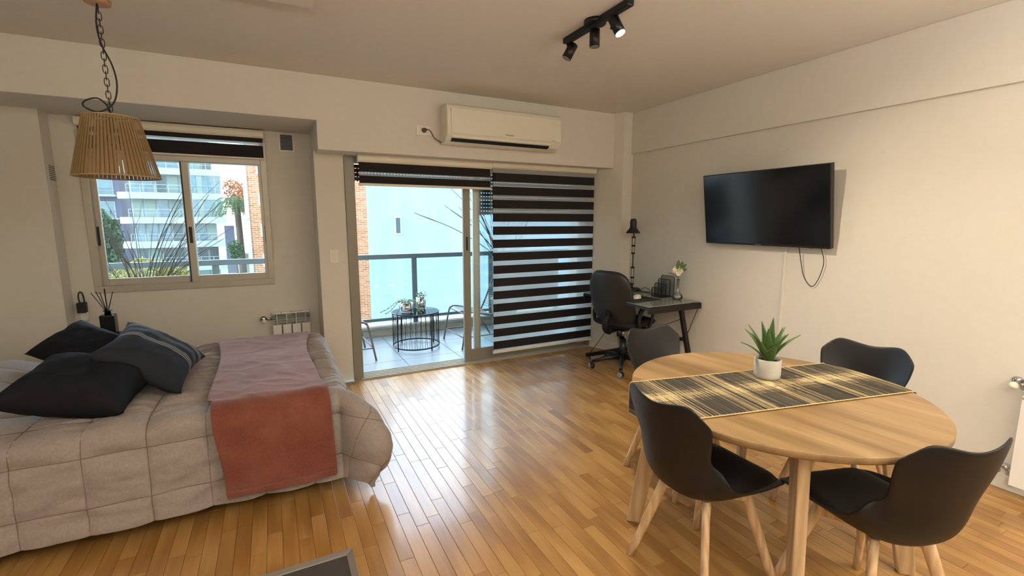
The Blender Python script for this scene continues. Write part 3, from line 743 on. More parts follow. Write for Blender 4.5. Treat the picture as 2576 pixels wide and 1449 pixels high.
cb = thing('television_cable', 'black cable looping below the right end of the television', 'cable', (3.56, 2.03, 1.3))
B().tube(bez([(-.03, .10, .03), (-.005, .085, -.11), (.01, .06, -.225), (.012, .0, -.285), (.01, -.045, -.22), (.0, -.075, -.09), (-.02, -.045, .03)], 8), .003, 6).make('cable', 'black', cb)
B().box((-.035, -.005, -.0), (-.015, .02, .035)).make('connector', 'black', cb)

# radiators
M['radwhite'] = plain('white_radiator_enamel', '#efece4', .35, var=.02)
def radiator(name, label, loc, rz, nsec, secw, h, depth):
    t = thing(name, label, 'radiator', loc, rz)
    for i in range(nsec):
        x0 = i * secw; b = B()
        b.box((x0 + .006, -depth, 0), (x0 + secw - .006, -depth + .006, h - .115))
        b.box((x0 + .003, -depth, h - .012), (x0 + secw - .003, 0, h))
        b.box((x0 + secw / 2 - .003, -depth + .002, 0), (x0 + secw / 2 + .003, 0, h - .01))
        for zz in (h - .07, h - .10): b.box((x0 + .002, -depth + .01, zz), (x0 + secw - .002, -.004, zz + .003))
        b.box((x0 + .003, -.01, 0), (x0 + secw - .003, -.004, h - .14))
        bevel(b.make('section', 'radwhite', t), .0015)
    B().cyl((0, -depth * .5, h - .055), (nsec * secw, -depth * .5, h - .055), .016).make('manifold', 'greymetal', t)  # shade of the recess put into the manifold's grey colour
    return t
r1_ = radiator('alcove_radiator', 'white sectional radiator under the vent in the bed alcove', (-.055, 4.875, .10), 0, 4, .0825, .545, .075)
b = B(); b.cyl((-.055, -.04, .49), (0, -.04, .49), .010).sphere((-.07, -.045, .495), .03).make('valve', 'chrome', r1_)
B().sphere((-.065, -.085, .475), .022).make('valve_knob', 'cream', r1_)
r2_ = radiator('side_radiator', 'white radiator on the right wall, only its left end in view', (3.585, .86, .07), radians(-90), 8, .08, .60, .09)
B().cyl((-.04, -.03, .555), (0, -.04, .555), .012).sphere((-.035, -.035, .575), .026, (1, 1, .8)).make('valve', 'chrome', r2_)
B().sphere((-.035, -.075, .55), .023, (.9, 1.2, .9)).make('valve_knob', 'cream', r2_)
b = B(); b.cyl((-.045, -.012, .06), (0, -.045, .06), .012).sphere((-.03, -.03, .075), .026, (1.2, 1, .7)).sphere((-.05, -.065, .055), .015).make('lockshield', 'chrome', r2_)
# charger with strap on the alcove wall
t = thing('plugged_charger', 'black charger block with looped strap plugged beside the alcove window', 'charger', (-1.401, 4.88, .81))
bevel(B().box((-.03, -.055, -.042), (.028, -.005, .04)).make('body', 'black', t), .006)
B().tube(bez([(-.012, -.03, .04), (-.016, -.03, .09), (-.004, -.03, .125), (.012, -.03, .11), (.018, -.03, .04)], 6), .005, 6).make('strap', 'black', t)
bevel(B().box((-.025, -.02, -.11), (.025, 0, -.045)).make('socket_plate', 'white', t), .004)
B().tube(bez([(.022, -.03, -.04), (.03, -.03, -.07), (.022, -.035, -.11)], 6), .004, 6).make('cord', 'white', t)
# nightstand and diffuser
ns_ = thing('nightstand', 'small dark nightstand hidden behind the bed pillows', 'nightstand', (-1.22, 4.60, 0))
bevel(B().box((-.22, -.2, .1), (.2, .2, .60)).make('body', 'black', ns_), .004)
B().box((-.20, -.205, .36), (.18, -.198, .58)).make('drawer', 'black', ns_)
for a in (-1, 1):
    for c in (-1, 1): B().cyl((a * .17 - .01, c * .16, .1), (a * .18 - .01, c * .17, 0), .015, .01).make('leg', 'black', ns_)
df = thing('reed_diffuser', 'black square bottle reed diffuser beside the window wall', 'diffuser', (-1.172, 4.56, .60))
M['blackglass'] = plain('black_glass', '#0d1110', .15)
bevel(B().box((-.046, -.046, 0), (.046, .046, .185)).make('bottle', 'blackglass', df), .010, 3)
B().lathe([(.020, .185), (.020, .21), (.030, .212), (.030, .217), (.016, .217)], n=20).make('neck', 'blackglass', df)
for (x, y, z) in ((-.085, 0, .36), (-.058, .01, .365), (-.030, -.01, .362), (-.006, .01, .385), (.002, -.01, .385), (.045, 0, .36), (-.01, .02, .38)):
    B().tube([(x * .05, y * .1, .20), (x, y, z)], .0028, 5).make('reed', 'black', df)

# ================================================================== bed
M['mattress'] = plain('mattress_ticking', '#8d8577', .9, bumps=.1)
M['bedbase'] = plain('dark_bed_base', '#1b1816', .8)
q = N('grey_beige_comforter'); f = q.noise(q.coord('Object'), 90, 3); q.set(col=q.ramp(f, [(.3, lin('#8d827c')), (.7, lin('#9a8f88'))]), rough=.78, spec=.25, sheen=.15); q.bump(f, .12, .002); M['comf'] = q.m
M['sheet'] = plain('white_sheet', '#c9c2b6', .85)
bed = thing('bed', 'double bed with dark base on short black legs, under the comforter', 'bed', (-.85, 3.36, 0))
bevel(B().box((-1.95, 2.71, .10), (.24, 4.02, .32)).make('base', 'bedbase', bed, off=bed.location), .01)
bevel(B().box((-1.95, 2.71, .32), (.25, 4.03, .52)).make('mattress', 'mattress', bed, off=bed.location), .03, 3)
for x in (-1.85, -.8, .17):
    for y in (2.80, 3.94): B().cyl((x, y, .10), (x, y, 0), .026, .018, 12).make('leg', 'black', bed, off=bed.location)
ZT = .552; YN = 2.665; XF = .265; YF = 4.05; RR = .065
def fold(d, r=RR):
    if d < r * pi / 2: return r * sin(d / r), r * (1 - cos(d / r)), d / r
    return r, r + d - r * pi / 2, pi / 2
def cloth(a, b, disp):
    dx = max(0, a - XF); dy = max(0, YN - b); fy = max(0, b - YF)
    z = ZT + .10 * ss(-1.15, -1.55, a) * ss(2.75, 3.1, b) * ss(4.1, 3.8, b) - .02 * ss(3.2, 4.0, b) * 0
    if fy > 0 and dx > 0:
        rho = hypot(dx, fy); ph = atan2(fy, dx); h, v, th = fold(rho)
        return Vector((XF + cos(ph) * (h + .05 * sin(2 * ph) * rho), YF + sin(ph) * h, max(.03, z - v))) + Vector((cos(ph) * sin(th), sin(ph) * sin(th), cos(th))) * disp
    if fy > 0:
        h, v, th = fold(fy); return Vector((a, YF + h, z - v)) + Vector((0, sin(th), cos(th))) * disp
    rho = hypot(dx, dy)
    if rho == 0: return Vector((a, b, z + disp))
    ph = atan2(dy, dx); h, v, th = fold(rho); s2 = sin(2 * ph)
    fl = max(0, s2) ** 1.3
    t = min(1, rho / .62)
    h += fl * .24 * sin(pi * .84 * t ** .9) + .022 * t + .012 * sin(a * 9 + 1) * t * (1 - fl)
    v = v * (1 - .13 * fl)
    n = Vector((cos(ph) * sin(th), -sin(ph) * sin(th), cos(th)))
    bx = XF if dx > 0 else a; by = YN if dy > 0 else b
    p = Vector((bx + cos(ph) * h, by - sin(ph) * h, z - v)) + n * disp
    p.z = max(p.z, .025)
    return p
QC = .235
def qdisp(a, b):
    u = ((a + .351) / QC) % 1; v = ((b - 2.53) / QC) % 1
    puff = (max(0, sin(pi * u)) * max(0, sin(pi * v))) ** .50 * .022
    top = ss(YN - .04, YN + .10, b) * ss(XF + .05, XF - .02, a)
    nz = noise.noise(Vector((a * 3.1, b * 7, 2))); n2 = noise.noise(Vector((a * 7, b * 34, 5))); n3 = noise.noise(Vector((a * 16, b * 60, 9)))
    rg_ = max(0, 1 - abs(noise.noise(Vector((a * 2.6, b * 19, 7)))) * 3.2) ** 2; rip = (n2 * .012 + n3 * .006 + rg_ * .022 - .007) * (.35 + .9 * abs(sin(pi * u)) ** .5) * top * ss(-1.15, -.75, a)
    side = noise.noise(Vector((a * 6 + b * 5, b * 13 - a * 5, 3))) * .014 * (1 - top) + noise.noise(Vector((a * 14, b * 30, 8))) * .003 * (1 - top)
    return puff + rip + side + nz * .006
def comf(u, v):
    a = -1.95 + u * (XF + .44 + 1.95); b = (YN - .50) + v * (YF + .20 - YN + .50)
    return cloth(a, b, qdisp(a, b))
cm = solid(B().grid(comf, 290, 380).make('comforter', 'comf'), .012, -1)
cm.parent = None
def seam(pts): B().tube(pts, .0017, 4).make('seam', 'seam', cm)
M['seam'] = plain('comforter_seam_thread', '#74675a', .9)
k = 0; a0_, a1_ = -1.95, XF + .44; b0_, b1_ = YN - .50, YF + .1
for i in range(-7, 5):
    a_ = -.351 + QC * i
    if a0_ < a_ < a1_: seam([cloth(a_, b0_ + (b1_ - b0_) * j / 90, qdisp(a_, b0_ + (b1_ - b0_) * j / 90) + .0045) for j in range(91)])
for i in range(-2, 8):
    b_ = 2.53 + QC * i
    if b0_ < b_ < b1_: seam([cloth(a0_ + (a1_ - a0_) * j / 120, b_, qdisp(a0_ + (a1_ - a0_) * j / 120, b_) + .0045) for j in range(121)])
tag(cm, 'grey-beige quilted comforter draped over the bed to near the floor', 'comforter')
tag(solid(B().grid(lambda u, v: Vector((-1.95 + u * 1.22, 2.625 - .03 * v, .13 - .095 * v * (1 - u))), 20, 3).make('bed_sheet', 'sheet'), .004), 'white sheet hem peeping out under the comforter at the left', 'sheet')
q = N('terracotta_throw_fleece'); f = q.noise(q.coord('Object'), 120, 4, .7); f2 = q.noise(q.coord('Object'), 6, 4)
q.set(col=q.mix(.5, q.ramp(f, [(.3, lin('#6c3b2d')), (.7, lin('#875243'))]), q.ramp(f2, [(.35, lin('#6d3c2e')), (.7, lin('#8c5a4a'))])), rough=.95, spec=.1, sheen=.3); q.b.inputs['Sheen Roughness'].default_value = .5
q.bump(f, .35, .003); M['throw'] = q.m
def thr(u, v, ex=0):
    b = (YN - .445) + v * (YF + .10 - YN + .445)
    top = ss(YN - .1, YF, b)
    aL = -.325 - .075 * top + .04 * ss(YN, YN - .4, b) + .02 * sin(b * 4) * (b > YN); aR = .20 + .012 * sin(b * 3.3 + 1) + .02 * ss(YN + .15, YN - .05, b) - .035 * ss(2.9, 3.5, b) * ss(4.1, 3.6, b)
    a = aL + u * (aR - aL)
    d = .043 + noise.noise(Vector((a * 4, b * 4, 1))) * .008 + noise.noise(Vector((a * 11, b * 11, 4))) * .003 + max(0, 1 - abs(noise.noise(Vector((a * 5 + b * 3, b * 5, 6)))) * 6) ** 2 * .004 + .003
    if b < YN: d += .010 * (YN - b) / .4 + .004 * sin(a * 16)
    return cloth(a, b, d + ex)
tb = thing('throw_blanket', 'terracotta fleece throw laid across the foot of the bed', 'blanket', (-.06, 3.3, ZT))
solid(B().grid(thr, 60, 170).make('fleece', 'throw', tb, off=tb.location), .007, 1)
def hemf(u, v):
    b = v * .035; return thr(.01 + .98 * u, b / (YF + .1 - YN + .445), .010 + .003 * sin(u * 20)) + Vector((0, 0, -.004))
solid(B().grid(hemf, 40, 3).make('folded_hem', 'throw', tb, off=tb.location), .007, 1)

# pillows
def pillow(name, label, mat, size, t, loc, rot, seed, group=None, cat='pillow'):
    w, h = size; b = B(); sd = seed
    def f(sgn):
        def g(u, v):
            x = 2 * u - 1; y = 2 * v - 1
            px_ = x * w / 2 * (1 - .13 * (1 - y * y) ** 1.0); py = y * h / 2 * (1 - .13 * (1 - x * x))
            e = max(0, (1 - x ** 4) * (1 - y ** 4)) ** .55
            th = t / 2 * e * (1 - .18 * (x * x + y * y) / 2)
            wr = noise.noise(Vector((x * 2.2 + sd, y * 2.2, 1))) * .012 * e + noise.noise(Vector((x * 6 + sd, y * 3, 3))) * .006 * e
            wr += .006 * sin(14 * atan2(y, x) + sd) * (hypot(x, y) > .55) * max(0, hypot(x, y) - .55) * e
            return Vector((px_, py, sgn * (th + wr)))
        return g
    b.grid(f(1), 34, 34); b.grid(f(-1), 34, 34)
    bmesh.ops.remove_doubles(b.bm, verts=b.bm.verts[:], dist=.0015)
    o = b.make(name, mat); o.location = loc; o.rotation_euler = [radians(r) for r in rot]
    return tag(o, label, cat, group)
M['pill'] = plain('charcoal_pillow_cotton', '#1c1e23', .85, spec=.15, bumps=.15, bscale=200, var=.08)
q = N('striped_grey_pillow'); v = q.coord('Object'); sp_ = q.new('ShaderNodeSeparateXYZ'); q.link(v, sp_.inputs[0])
def band(c, w_):
    d = q.math('ABSOLUTE', q.math('SUBTRACT', sp_.outputs['Y'], c)); return q.math('LESS_THAN', d, w_)
acc = None
for c0 in (-.02, -.004, .012, .155, .171, .187):
    bq = band(c0, .0030); acc = bq if acc is None else q.math('ADD', acc, bq)
wide = band(.085, .022)
col = q.mix(wide, lin('#2b2e34'), lin('#4c535c')); col = q.mix(acc, col, lin('#a5a29b'))
f = q.noise(v, 200, 3); q.set(col=col, rough=.85, spec=.15); q.bump(f, .15, .002); M['pillstripe'] = q.m
pillow('pillow', 'charcoal pillow at the back, nearest the window wall', 'pill', (.51, .34), .19, (-1.075, 3.69, .72), (27, 14, -40), 1.0)
pillow('pillow', 'big charcoal pillow at the front left edge of the bed', 'pill', (.53, .42), .24, (-.88, 2.935, .695), (14, 9, -13), 4.0)
pillow('pillow', 'charcoal pillow with thin pale stripes leaning on the other two', 'pillstripe', (.45, .53), .18, (-.640, 3.16, .75), (8, 35, -2), 7.0)

# ================================================================== desk corner
M['deskglass'] = plain('pale_desk_glass', '#a3aaa4', .06, spec=.9, alpha=.62)
L0 = Vector((3.25, 3.55, 0)); dk = thing('desk', 'black metal desk with clear glass top in the corner', 'desk', L0)
yn, yf = 3.035, 4.00; xf, xb = 2.925, 3.572; zt = .735
for y in (yn, yf):
    bevel(B().box((xf, y - .015, zt - .055), (xb, y + .015, zt)).make('top_rail', 'blackmetal', dk, off=L0), .003)
    bevel(B().box((xf + .05, y - .018, .028), (xb, y + .018, .068)).make('foot_rail', 'blackmetal', dk, off=L0), .003)
    a = Vector((3.325, y, zt - .05)); c = Vector((3.50, y, .06)); d = (c - a); ang = atan2(d.x, -d.z)
    m_ = (a + c) / 2; ln = d.length / 2
    bevel(B().box((m_.x - .021, y - .016, m_.z - ln), (m_.x + .021, y + .016, m_.z + ln), Matrix.Rotation(-ang, 3, 'Y'), m_).make('leg', 'blackmetal', dk, off=L0), .003)
    b = B(); b.tube([(3.545, y, zt - .05), (3.40, y, .40)], .0035, 6); b.tube([(3.02, y, .06), (3.40, y, .46)], .0035, 6); b.make('tie_rod', 'blackmetal', dk, off=L0)
    for x in (3.02, 3.54): B().cyl((x, y, 0), (x, y, .03), .012, .006, 12).make('foot', 'black', dk, off=L0)
bevel(B().box((3.395, yn, .37), (3.42, yf, .40)).make('crossbar', 'blackmetal', dk, off=L0), .003)
b = B(); b.tube([(3.38, yn + .01, .60), (3.41, 3.52, .38), (3.38, yf - .01, .60)], .003, 6); b.make('tie_rod', 'blackmetal', dk, off=L0)
for k in range(10):
    y = yn + .08 + k * .09; B().tube([(3.41, y, .372), (3.41, y + .045, .33), (3.41, y + .09, .372)], .002, 5).make('cable_hook', 'blackmetal', dk, off=L0)
bevel(B().box((xf - .002, yn + .004, zt + .004), (xb, yf, zt + .010)).make('glass_top', 'deskglass', dk, off=L0), .001)
B().box((xf, yn + .015, zt - .022), (xf + .02, yf - .015, zt - .001)).make('side_rail', 'blackmetal', dk, off=L0); B().box((xb - .02, yn + .015, zt - .02), (xb, yf - .015, zt - .001)).make('side_rail', 'blackmetal', dk, off=L0)
zd = zt + .0105
tag(bevel(B().box((2.935, 3.26, zd), (3.30, 3.74, zd + .003), Matrix.Rotation(radians(2), 3, 'Z')).make('desk_mat', plain('black_desk_mat', '#232426', .7)), .001), 'thin black desk mat on the glass desk', 'desk mat')
tag(bevel(B().box((2.95, 3.50, zd + .004), (3.20, 3.80, zd + .018)).make('notebook', 'black'), .003), 'flat black notebook on the desk mat behind the chair', 'notebook')
ms = thing('computer_mouse', 'small white computer mouse on the black desk mat', 'mouse', (3.145, 3.43, zd + .0035)); ms.rotation_euler = (0, 0, radians(20))
B().grid(lambda u, v: Vector(((2 * u - 1) * .055 * (1 - .25 * (2 * v - 1) ** 2), (2 * v - 1) * .031 * (1 - .2 * (2 * u - 1) ** 2), .036 * max(0, (1 - (2 * u - 1) ** 4) * (1 - (2 * v - 1) ** 4)) ** .5)), 14, 12).make('shell', 'white', ms)
B().box((.018, -.003, .030), (.036, .003, .0375)).make('scroll_wheel', 'greymetal', ms)
tag(bevel(B().box((3.20, 3.36, zd + .004), (3.235, 3.45, zd + .012)).make('phone', 'black'), .003), 'thin black object lying behind the white mouse', 'phone')
# desk lamp
LP = Vector((3.46, 3.86, zd)); dl = thing('desk_lamp', 'black articulated desk lamp at the far end of the desk', 'desk lamp', LP)
def lp(x, y, z): return (x, y, z)
B().lathe([(.088, 0), (.09, .006), (.088, .026), (.06, .034), (.02, .036)], n=32).make('base', 'black', dl)
B().cyl((0, 0, .034), (0, 0, .075), .010).make('stem', 'black', dl)
for z0, z1, wd in ((.075, .14, .010), (.14, .26, .014), (.26, .41, .004), (.40, .49, .012), (.49, .58, .014), (.58, .655, .004)):
    b = B()
    for s_ in (-1, 1): b.tube([(s_ * wd * .7, -s_ * wd * .7, z0), (s_ * wd * .7, -s_ * wd * .7, z1)], .0035, 6)
    b.make('arm', 'blackmetal', dl)
for z0 in (.075, .145, .255, .41, .49, .58): B().cyl((-.014, .014, z0), (.014, -.014, z0), .010, n=12).make('joint', 'black', dl)
sh = B().lathe([(.016, .155), (.030, .145), (.035, .12), (.035, .062), (.045, .045), (.072, .012), (.074, 0), (.070, .002), (.04, .04), (.03, .06)], (-.012, 0, .625), 28, capb=False).make('lamp_shade', 'black', dl)
B().sphere((-.012, 0, .66), .026).make('bulb', 'cream', sh)
B().tube(bez([(.05, -.07, .01), (.06, -.13, .045), (.09, -.17, .03), (.07, -.2, .004), (.03, -.1, .004)], 6), .003, 6).make('cord', 'black', dl)
# file organizer
M['mesh'] = plain('dark_wire_mesh', '#1a1b1c', .5)
og = thing('letter_organizer', 'black wire mesh letter organizer on the glass desk', 'letter organizer', (3.475, 3.42, zd)); og.rotation_euler = (0, 0, radians(4))
for i, (x, hh, ww) in enumerate(((-.09, .095, .13), (-.04, .135, .145), (.015, .175, .155), (.065, .205, .165))):
    p = [(x, -ww / 2, .004), (x, -ww / 2, hh - .015), (x, -ww / 2 + .012, hh), (x, ww / 2 - .012, hh), (x, ww / 2, hh - .015), (x, ww / 2, .004)]
    pn = B().tube(p, .0035, 6).make('divider_frame', 'blackmetal', og)
    b = B()
    for k in range(1, 22): b.box((x - .0006, -ww / 2 + k * ww / 22 - .0006, .004), (x + .0006, -ww / 2 + k * ww / 22 + .0006, hh))
    for k in range(1, int(hh / .007)): b.box((x - .0006, -ww / 2, k * .007), (x + .0006, ww / 2, k * .007 + .0012))
    b.make('wire_mesh', 'mesh', pn)
B().box((-.09, -.065, .0), (.065, .065, .004)).make('base', 'blackmetal', og)
# vase with magnolia
vs_ = thing('glass_vase', 'slim clear glass vase with round base on the desk', 'vase', (3.45, 3.205, zd))
B().lathe([(.030, 0), (.046, .012), (.050, .028), (.042, .048), (.018, .075), (.012, .12), (.012, .185), (.015, .20), (.0125, .20), (.0095, .18), (.0095, .12), (.015, .078), (.038, .046), (.044, .028), (.03, .012)], n=24, capt=True).make('vase_glass', 'clearglass', vs_)
mg = thing('magnolia_stem', 'white magnolia blossom stem with green leaves in the glass vase', 'flower', (3.45, 3.205, zd + .02))
B().tube(bez([(0, 0, 0), (.004, 0, .1), (.0, .0, .19), (-.01, .004, .235)], 6), [.003] * 18 + [.004], 6).make('stem', 'bark', mg)
B().tube(bez([(0, 0, .19), (-.03, .03, .225), (-.07, .06, .24)], 6), .002, 5).make('twig', 'bark', mg)
M['petal'] = plain('ivory_petal', '#f1ead4', .5, var=.04)
def petal(c, d, ln, wd, mat, par, nm, cup=.25):
    d = Vector(d).normalized(); sd = d.cross(Vector((-.6, -.8, .1))).normalized(); nn = sd.cross(d)
    solid(B().grid(lambda u, v: Vector(c) + d * (u * ln) + sd * ((2 * v - 1) * wd * sin(pi * min(1, u * .92 + .08)) ** .7) + nn * (cup * wd * ((2 * v - 1) ** 2 + (u - .5) ** 2)), 8, 6).make(nm, mat, par), .0012)
for d in ((-.9, .6, .45), (-.7, .9, -.1), (.1, .1, 1), (.7, -.7, .5), (.6, -.9, -.1), (.0, -.3, -.9), (-.3, .4, .9), (.5, -.2, -.75)): petal((-.01, .003, .262), d, .055, .024, 'petal', mg, 'petal')
for c, d, l in (((.0, -.01, .27), (.45, -.6, .75), .085), ((.0, 0, .28), (.35, -.35, 1.0), .08), ((0, -.01, .26), (.7, -.8, .35), .07), ((-.02, 0, .28), (-.05, -.2, 1), .09)): petal(c, d, l, .017, 'leaf', mg, 'leaf')
B().sphere((-.012, 0, .262), .010).make('bud', plain('yellow_stamen', '#c9b25a', .6), mg)

# office chair
oc = thing('office_chair', 'black swivel office chair with armrests pushed up to the desk', 'office chair', (3.12, 3.585, 0), radians(15)); oc.scale = (1.04,) * 3
for k in range(5):
    a = radians(150 + 72 * k - 10); u = Vector((cos(a), sin(a), 0))
    B().tube([u * .03 + Vector((0, 0, .12)), u * .16 + Vector((0, 0, .105)), u * .30 + Vector((0, 0, .075))], [.028, .022, .016], 8).make('base_arm', 'black', oc)
    p = u * .305; t_ = Vector((-sin(a + 1), cos(a + 1), 0)); cs = B().cyl(p + Vector((0, 0, .075)), p + Vector((0, 0, .04)), .010).make('caster', 'black', oc)
    for s_ in (-1, 1): B().cyl(p + t_ * s_ * .008 + Vector((0, 0, .026)), p + t_ * s_ * .026 + Vector((0, 0, .026)), .026, .023, 16).make('wheel', 'greymetal' if s_ < 0 else 'black', cs)
B().cyl((0, 0, .08), (0, 0, .30), .036, .030, 20).make('column_cover', 'black', oc)
B().cyl((0, 0, .30), (0, 0, .42), .016, n=16).make('gas_column', 'chrome', oc)
B().box((-.12, -.09, .40), (.12, .09, .425)).make('seat_plate', 'black', oc)
def superpad(cx, cy, cz, wx, wy, t, e=4, nu=22, crown=.0):
    def f(sg): return lambda u, v: Vector((cx + (2 * u - 1) * wx / 2 * (1 - .06 * (2 * v - 1) ** 4), cy + (2 * v - 1) * wy / 2 * (1 - .10 * (2 * u - 1) ** 4), cz + sg * t / 2 * max(0, (1 - abs(2 * u - 1) ** e) * (1 - abs(2 * v - 1) ** e)) ** .45 + crown * (2 * v - 1) ** 2))
    b = B().grid(f(1), nu, nu).grid(f(-1), nu, nu); bmesh.ops.remove_doubles(b.bm, verts=b.bm.verts[:], dist=.001); return b
M['upholstery'] = plain('black_upholstery', '#17181a', .8, bumps=.2, bscale=250)
superpad(.02, 0, .475, .47, .47, .09).make('seat', 'upholstery', oc)
# backrest: curved padded shell, leaning back
def back(sg):
    def f(u, v):
        y = 2 * u - 1; z = 2 * v - 1
        hw = .245 * (1 - .06 * z * (z > 0)) * (1 - .12 * max(0, -z) ** 2); ww = hw * y * (1 - .20 * abs(z) ** 5); hh = .285 * z * (1 - .16 * abs(y) ** 4)
        e = max(0, (1 - y ** 6) * (1 - z ** 6)) ** .5
        return Vector((-.235 - .075 * z - .02 * (1 - z * z) + .055 * y * y + sg * (.032 if sg > 0 else .022) * e, ww, .705 + hh))
    return f
b = B().grid(back(1), 24, 24); o = b.make('backrest', 'upholstery', oc)
b = B().grid(back(-1), 24, 24); solid(b.make('back_shell', plain('grey_back_shell', '#26282a', .45), oc), .004, 1)
# bellows stem
pts = bez([(-.235, 0, .60), (-.285, 0, .52), (-.28, 0, .44), (-.20, 0, .405), (-.10, 0, .41)], 6)
B().tube(pts, .018, 8).make('back_stem', 'black', oc)
for k in range(1, 17): c = pts[k]; d = (pts[k + 1] - pts[k - 1]).normalized(); B().cyl(c - d * .0035, c + d * .0035, .034, .034, 14).make('bellows_ring', 'black', oc)
B().cyl((-.15, -.06, .36), (-.15, -.06, .42), .026, n=14).make('tilt_knob', 'black', oc)
for s_ in (-1, 1):
    y = .255 * s_
    p = bez([(-.12, y, .46), (-.13, y, .55), (-.08, y, .635), (.02, y, .67), (.12, y, .665), (.18, y, .645)], 6)
    b = B()
    b.tube(p, [.014 + .010 * sin(pi * i / (len(p) - 1)) for i in range(len(p))], 8); b.tube(bez([(.115, y, .655), (.10, y, .56), (.06, y, .465), (-.02, y, .43), (-.10, y, .45), (-.12, y, .47)], 6), .014, 8)
    b.make('armrest', 'black', oc)
    B().box((-.06, min(y, y - s_ * .12), .418), (.06, max(y, y - s_ * .12), .430)).make('arm_bracket', 'black', oc)

# ================================================================== dining table
M['tabletop'] = woodmat('dining_table_oak_decor', '#6f5536', '#8f724b', '#a88b62', (9, .45, 3), .33, .0, ring=1.0, bump=.02, coord='Object')
M['tableleg'] = woodmat('table_leg_decor', '#a78b66', '#bc9f78', '#cbb08a', (8, 8, 1), .45, ring=1.2)
M['legwood'] = woodmat('beech_leg', '#b8946a', '#cfae84', '#dcc09a', (14, 14, 1.2), .42, ring=1.0)
TC = Vector((1.93, 1.23, 0)); TR = .60; ZTB = .757
tt = thing('dining_table', 'round oak-look dining table with four splayed wooden legs', 'table', TC)
b = B(); b.lathe([(TR - .004, ZTB - .028), (TR, ZTB - .024), (TR, ZTB - .002), (TR - .002, ZTB)], n=96)
o = b.make('tabletop', 'tabletop', tt); bpy.data.objects[o.name].rotation_euler = (0, 0, radians(6))
bevel(B().box((-.30, -.045, ZTB - .085), (.30, .045, ZTB - .028), Matrix.Rotation(radians(47), 3, 'Z'), (0, 0, 0)).make('apron', 'tableleg', tt), .003)
bevel(B().box((-.30, -.045, ZTB - .084), (.30, .045, ZTB - .029), Matrix.Rotation(radians(-47), 3, 'Z'), (0, 0, 0)).make('apron', 'tableleg', tt), .003)
for sx_ in (-1, 1):
    for sy_ in (-1, 1):
        tp = Vector((.305 * sx_, .32 * sy_, ZTB - .03)); ft = Vector((.40 * sx_, .405 * sy_, 0)); an = atan2(sy_ * .39, sx_ * .36)
        r_ = Vector((cos(an), sin(an), 0)); s_ = Vector((-sin(an), cos(an), 0)); b = B()
        vs = []
        for c, dr, ds in ((tp, .050, .021), (ft, .032, .019)):
            vs.append([b.bm.verts.new(c + r_ * x * dr + s_ * y * ds) for x, y in ((-1, -1), (1, -1), (1, 1), (-1, 1))])
        for i in range(4): b.bm.faces.new((vs[0][i], vs[0][(i + 1) % 4], vs[1][(i + 1) % 4], vs[1][i]))
        b.bm.faces.new(vs[0]); b.bm.faces.new(vs[1][::-1])
        bevel(b.make('leg', 'tableleg', tt), .006)
# runner: woven sticks
q = N('woven_runner'); at = q.new('ShaderNodeAttribute', attribute_name='tone'); v = q.coord('Object', (1, 1, 1))
q.set(col=q.ramp(at.outputs['Fac'], [(0, lin('#23231f')), (.4, lin('#4b4436')), (.6, lin('#8f7d5a')), (1, lin('#cdb98a'))]), rough=.85); M['runner'] = q.m
A0 = Vector((1.395, 1.585)); A1 = Vector((2.565, 1.345)); Bn0 = Vector((1.335, 1.165)); Bn1 = Vector((2.475, .905))
dirx = (A1 - A0 + Bn1 - Bn0).normalized(); diry = Vector((-dirx.y, dirx.x)); ctr = (A0 + A1 + Bn0 + Bn1) / 4; RL = 1.185; RW = .425
ru = thing('table_runner', 'woven dark and straw striped runner across the dining table', 'table runner', (ctr.x, ctr.y, ZTB)); ru.rotation_euler = (0, 0, atan2(dirx.y, dirx.x))
b = B(); lay = b.bm.faces.layers.float.new('tone'); rg = random.Random(2)
def runner_pt(s, w):   # s along the runner (negative end hangs over the edge), w across
    wx = ctr.x + dirx.x * s + diry.x * w - TC.x; wy = ctr.y + dirx.y * s + diry.y * w - TC.y
    c2 = wx * dirx.x + wy * dirx.y; l2 = -wx * dirx.y + wy * dirx.x
    lim = sqrt(max(.0, TR ** 2 - min(l2, .6) ** 2)) + .004
    ov = max(0, -lim - c2); ov2 = max(0, c2 - lim)
    if ov > 0:
        h, vv, th = fold(ov, .012); return Vector((s + ov - h, w, .003 - vv))
    if ov2 > 0:
        h, vv, th = fold(ov2, .02); return Vector((s - ov2 + h, w, .003 - vv * .8))
    return Vector((s, w, .003))
s = -RL / 2 - .125; nst = 0
while s < RL / 2 + .0:
    dw = rg.uniform(.0024, .0040); dark = rg.uniform(.72, 1) if rg.random() < .5 else rg.uniform(.0, .45); ph = rg.uniform(-.03, .03)
    NW = 14; row = []
    for sgn in (0, 1):
        row.append([[b.bm.verts.new(runner_pt(s + sgn * dw, -RW / 2 + RW * j / NW) + Vector((0, 0, hh))) for hh in (0, .0022)] for j in range(NW + 1)])
    for j in range(NW):
        w = -RW / 2 + RW * (j + .5) / NW + ph
        straw = exp(-((w - .015) / .045) ** 2) * (0.75 + .25 * sin(s * 7))
        tone = min(1, max(0, (1 - dark) * .85 * (.75 + .25 * sin(s * 23)) + straw * .75 + rg.uniform(-.06, .06)))
        for a_, c_ in (((0, 1), (1, 1)), ((0, 0), (0, 1)), ((1, 1), (1, 0))):
            try: fc = b.bm.faces.new((row[a_[0]][j][a_[1]], row[a_[0]][j + 1][a_[1]], row[c_[0]][j + 1][c_[1]], row[c_[0]][j][c_[1]])); fc[lay] = tone
            except ValueError: pass
    s += dw + .0006
o = b.make('woven_sticks', 'runner', ru); o['kind'] = 'stuff'
M['cord'] = plain('straw_edge_cord', '#c9ae7c', .9)
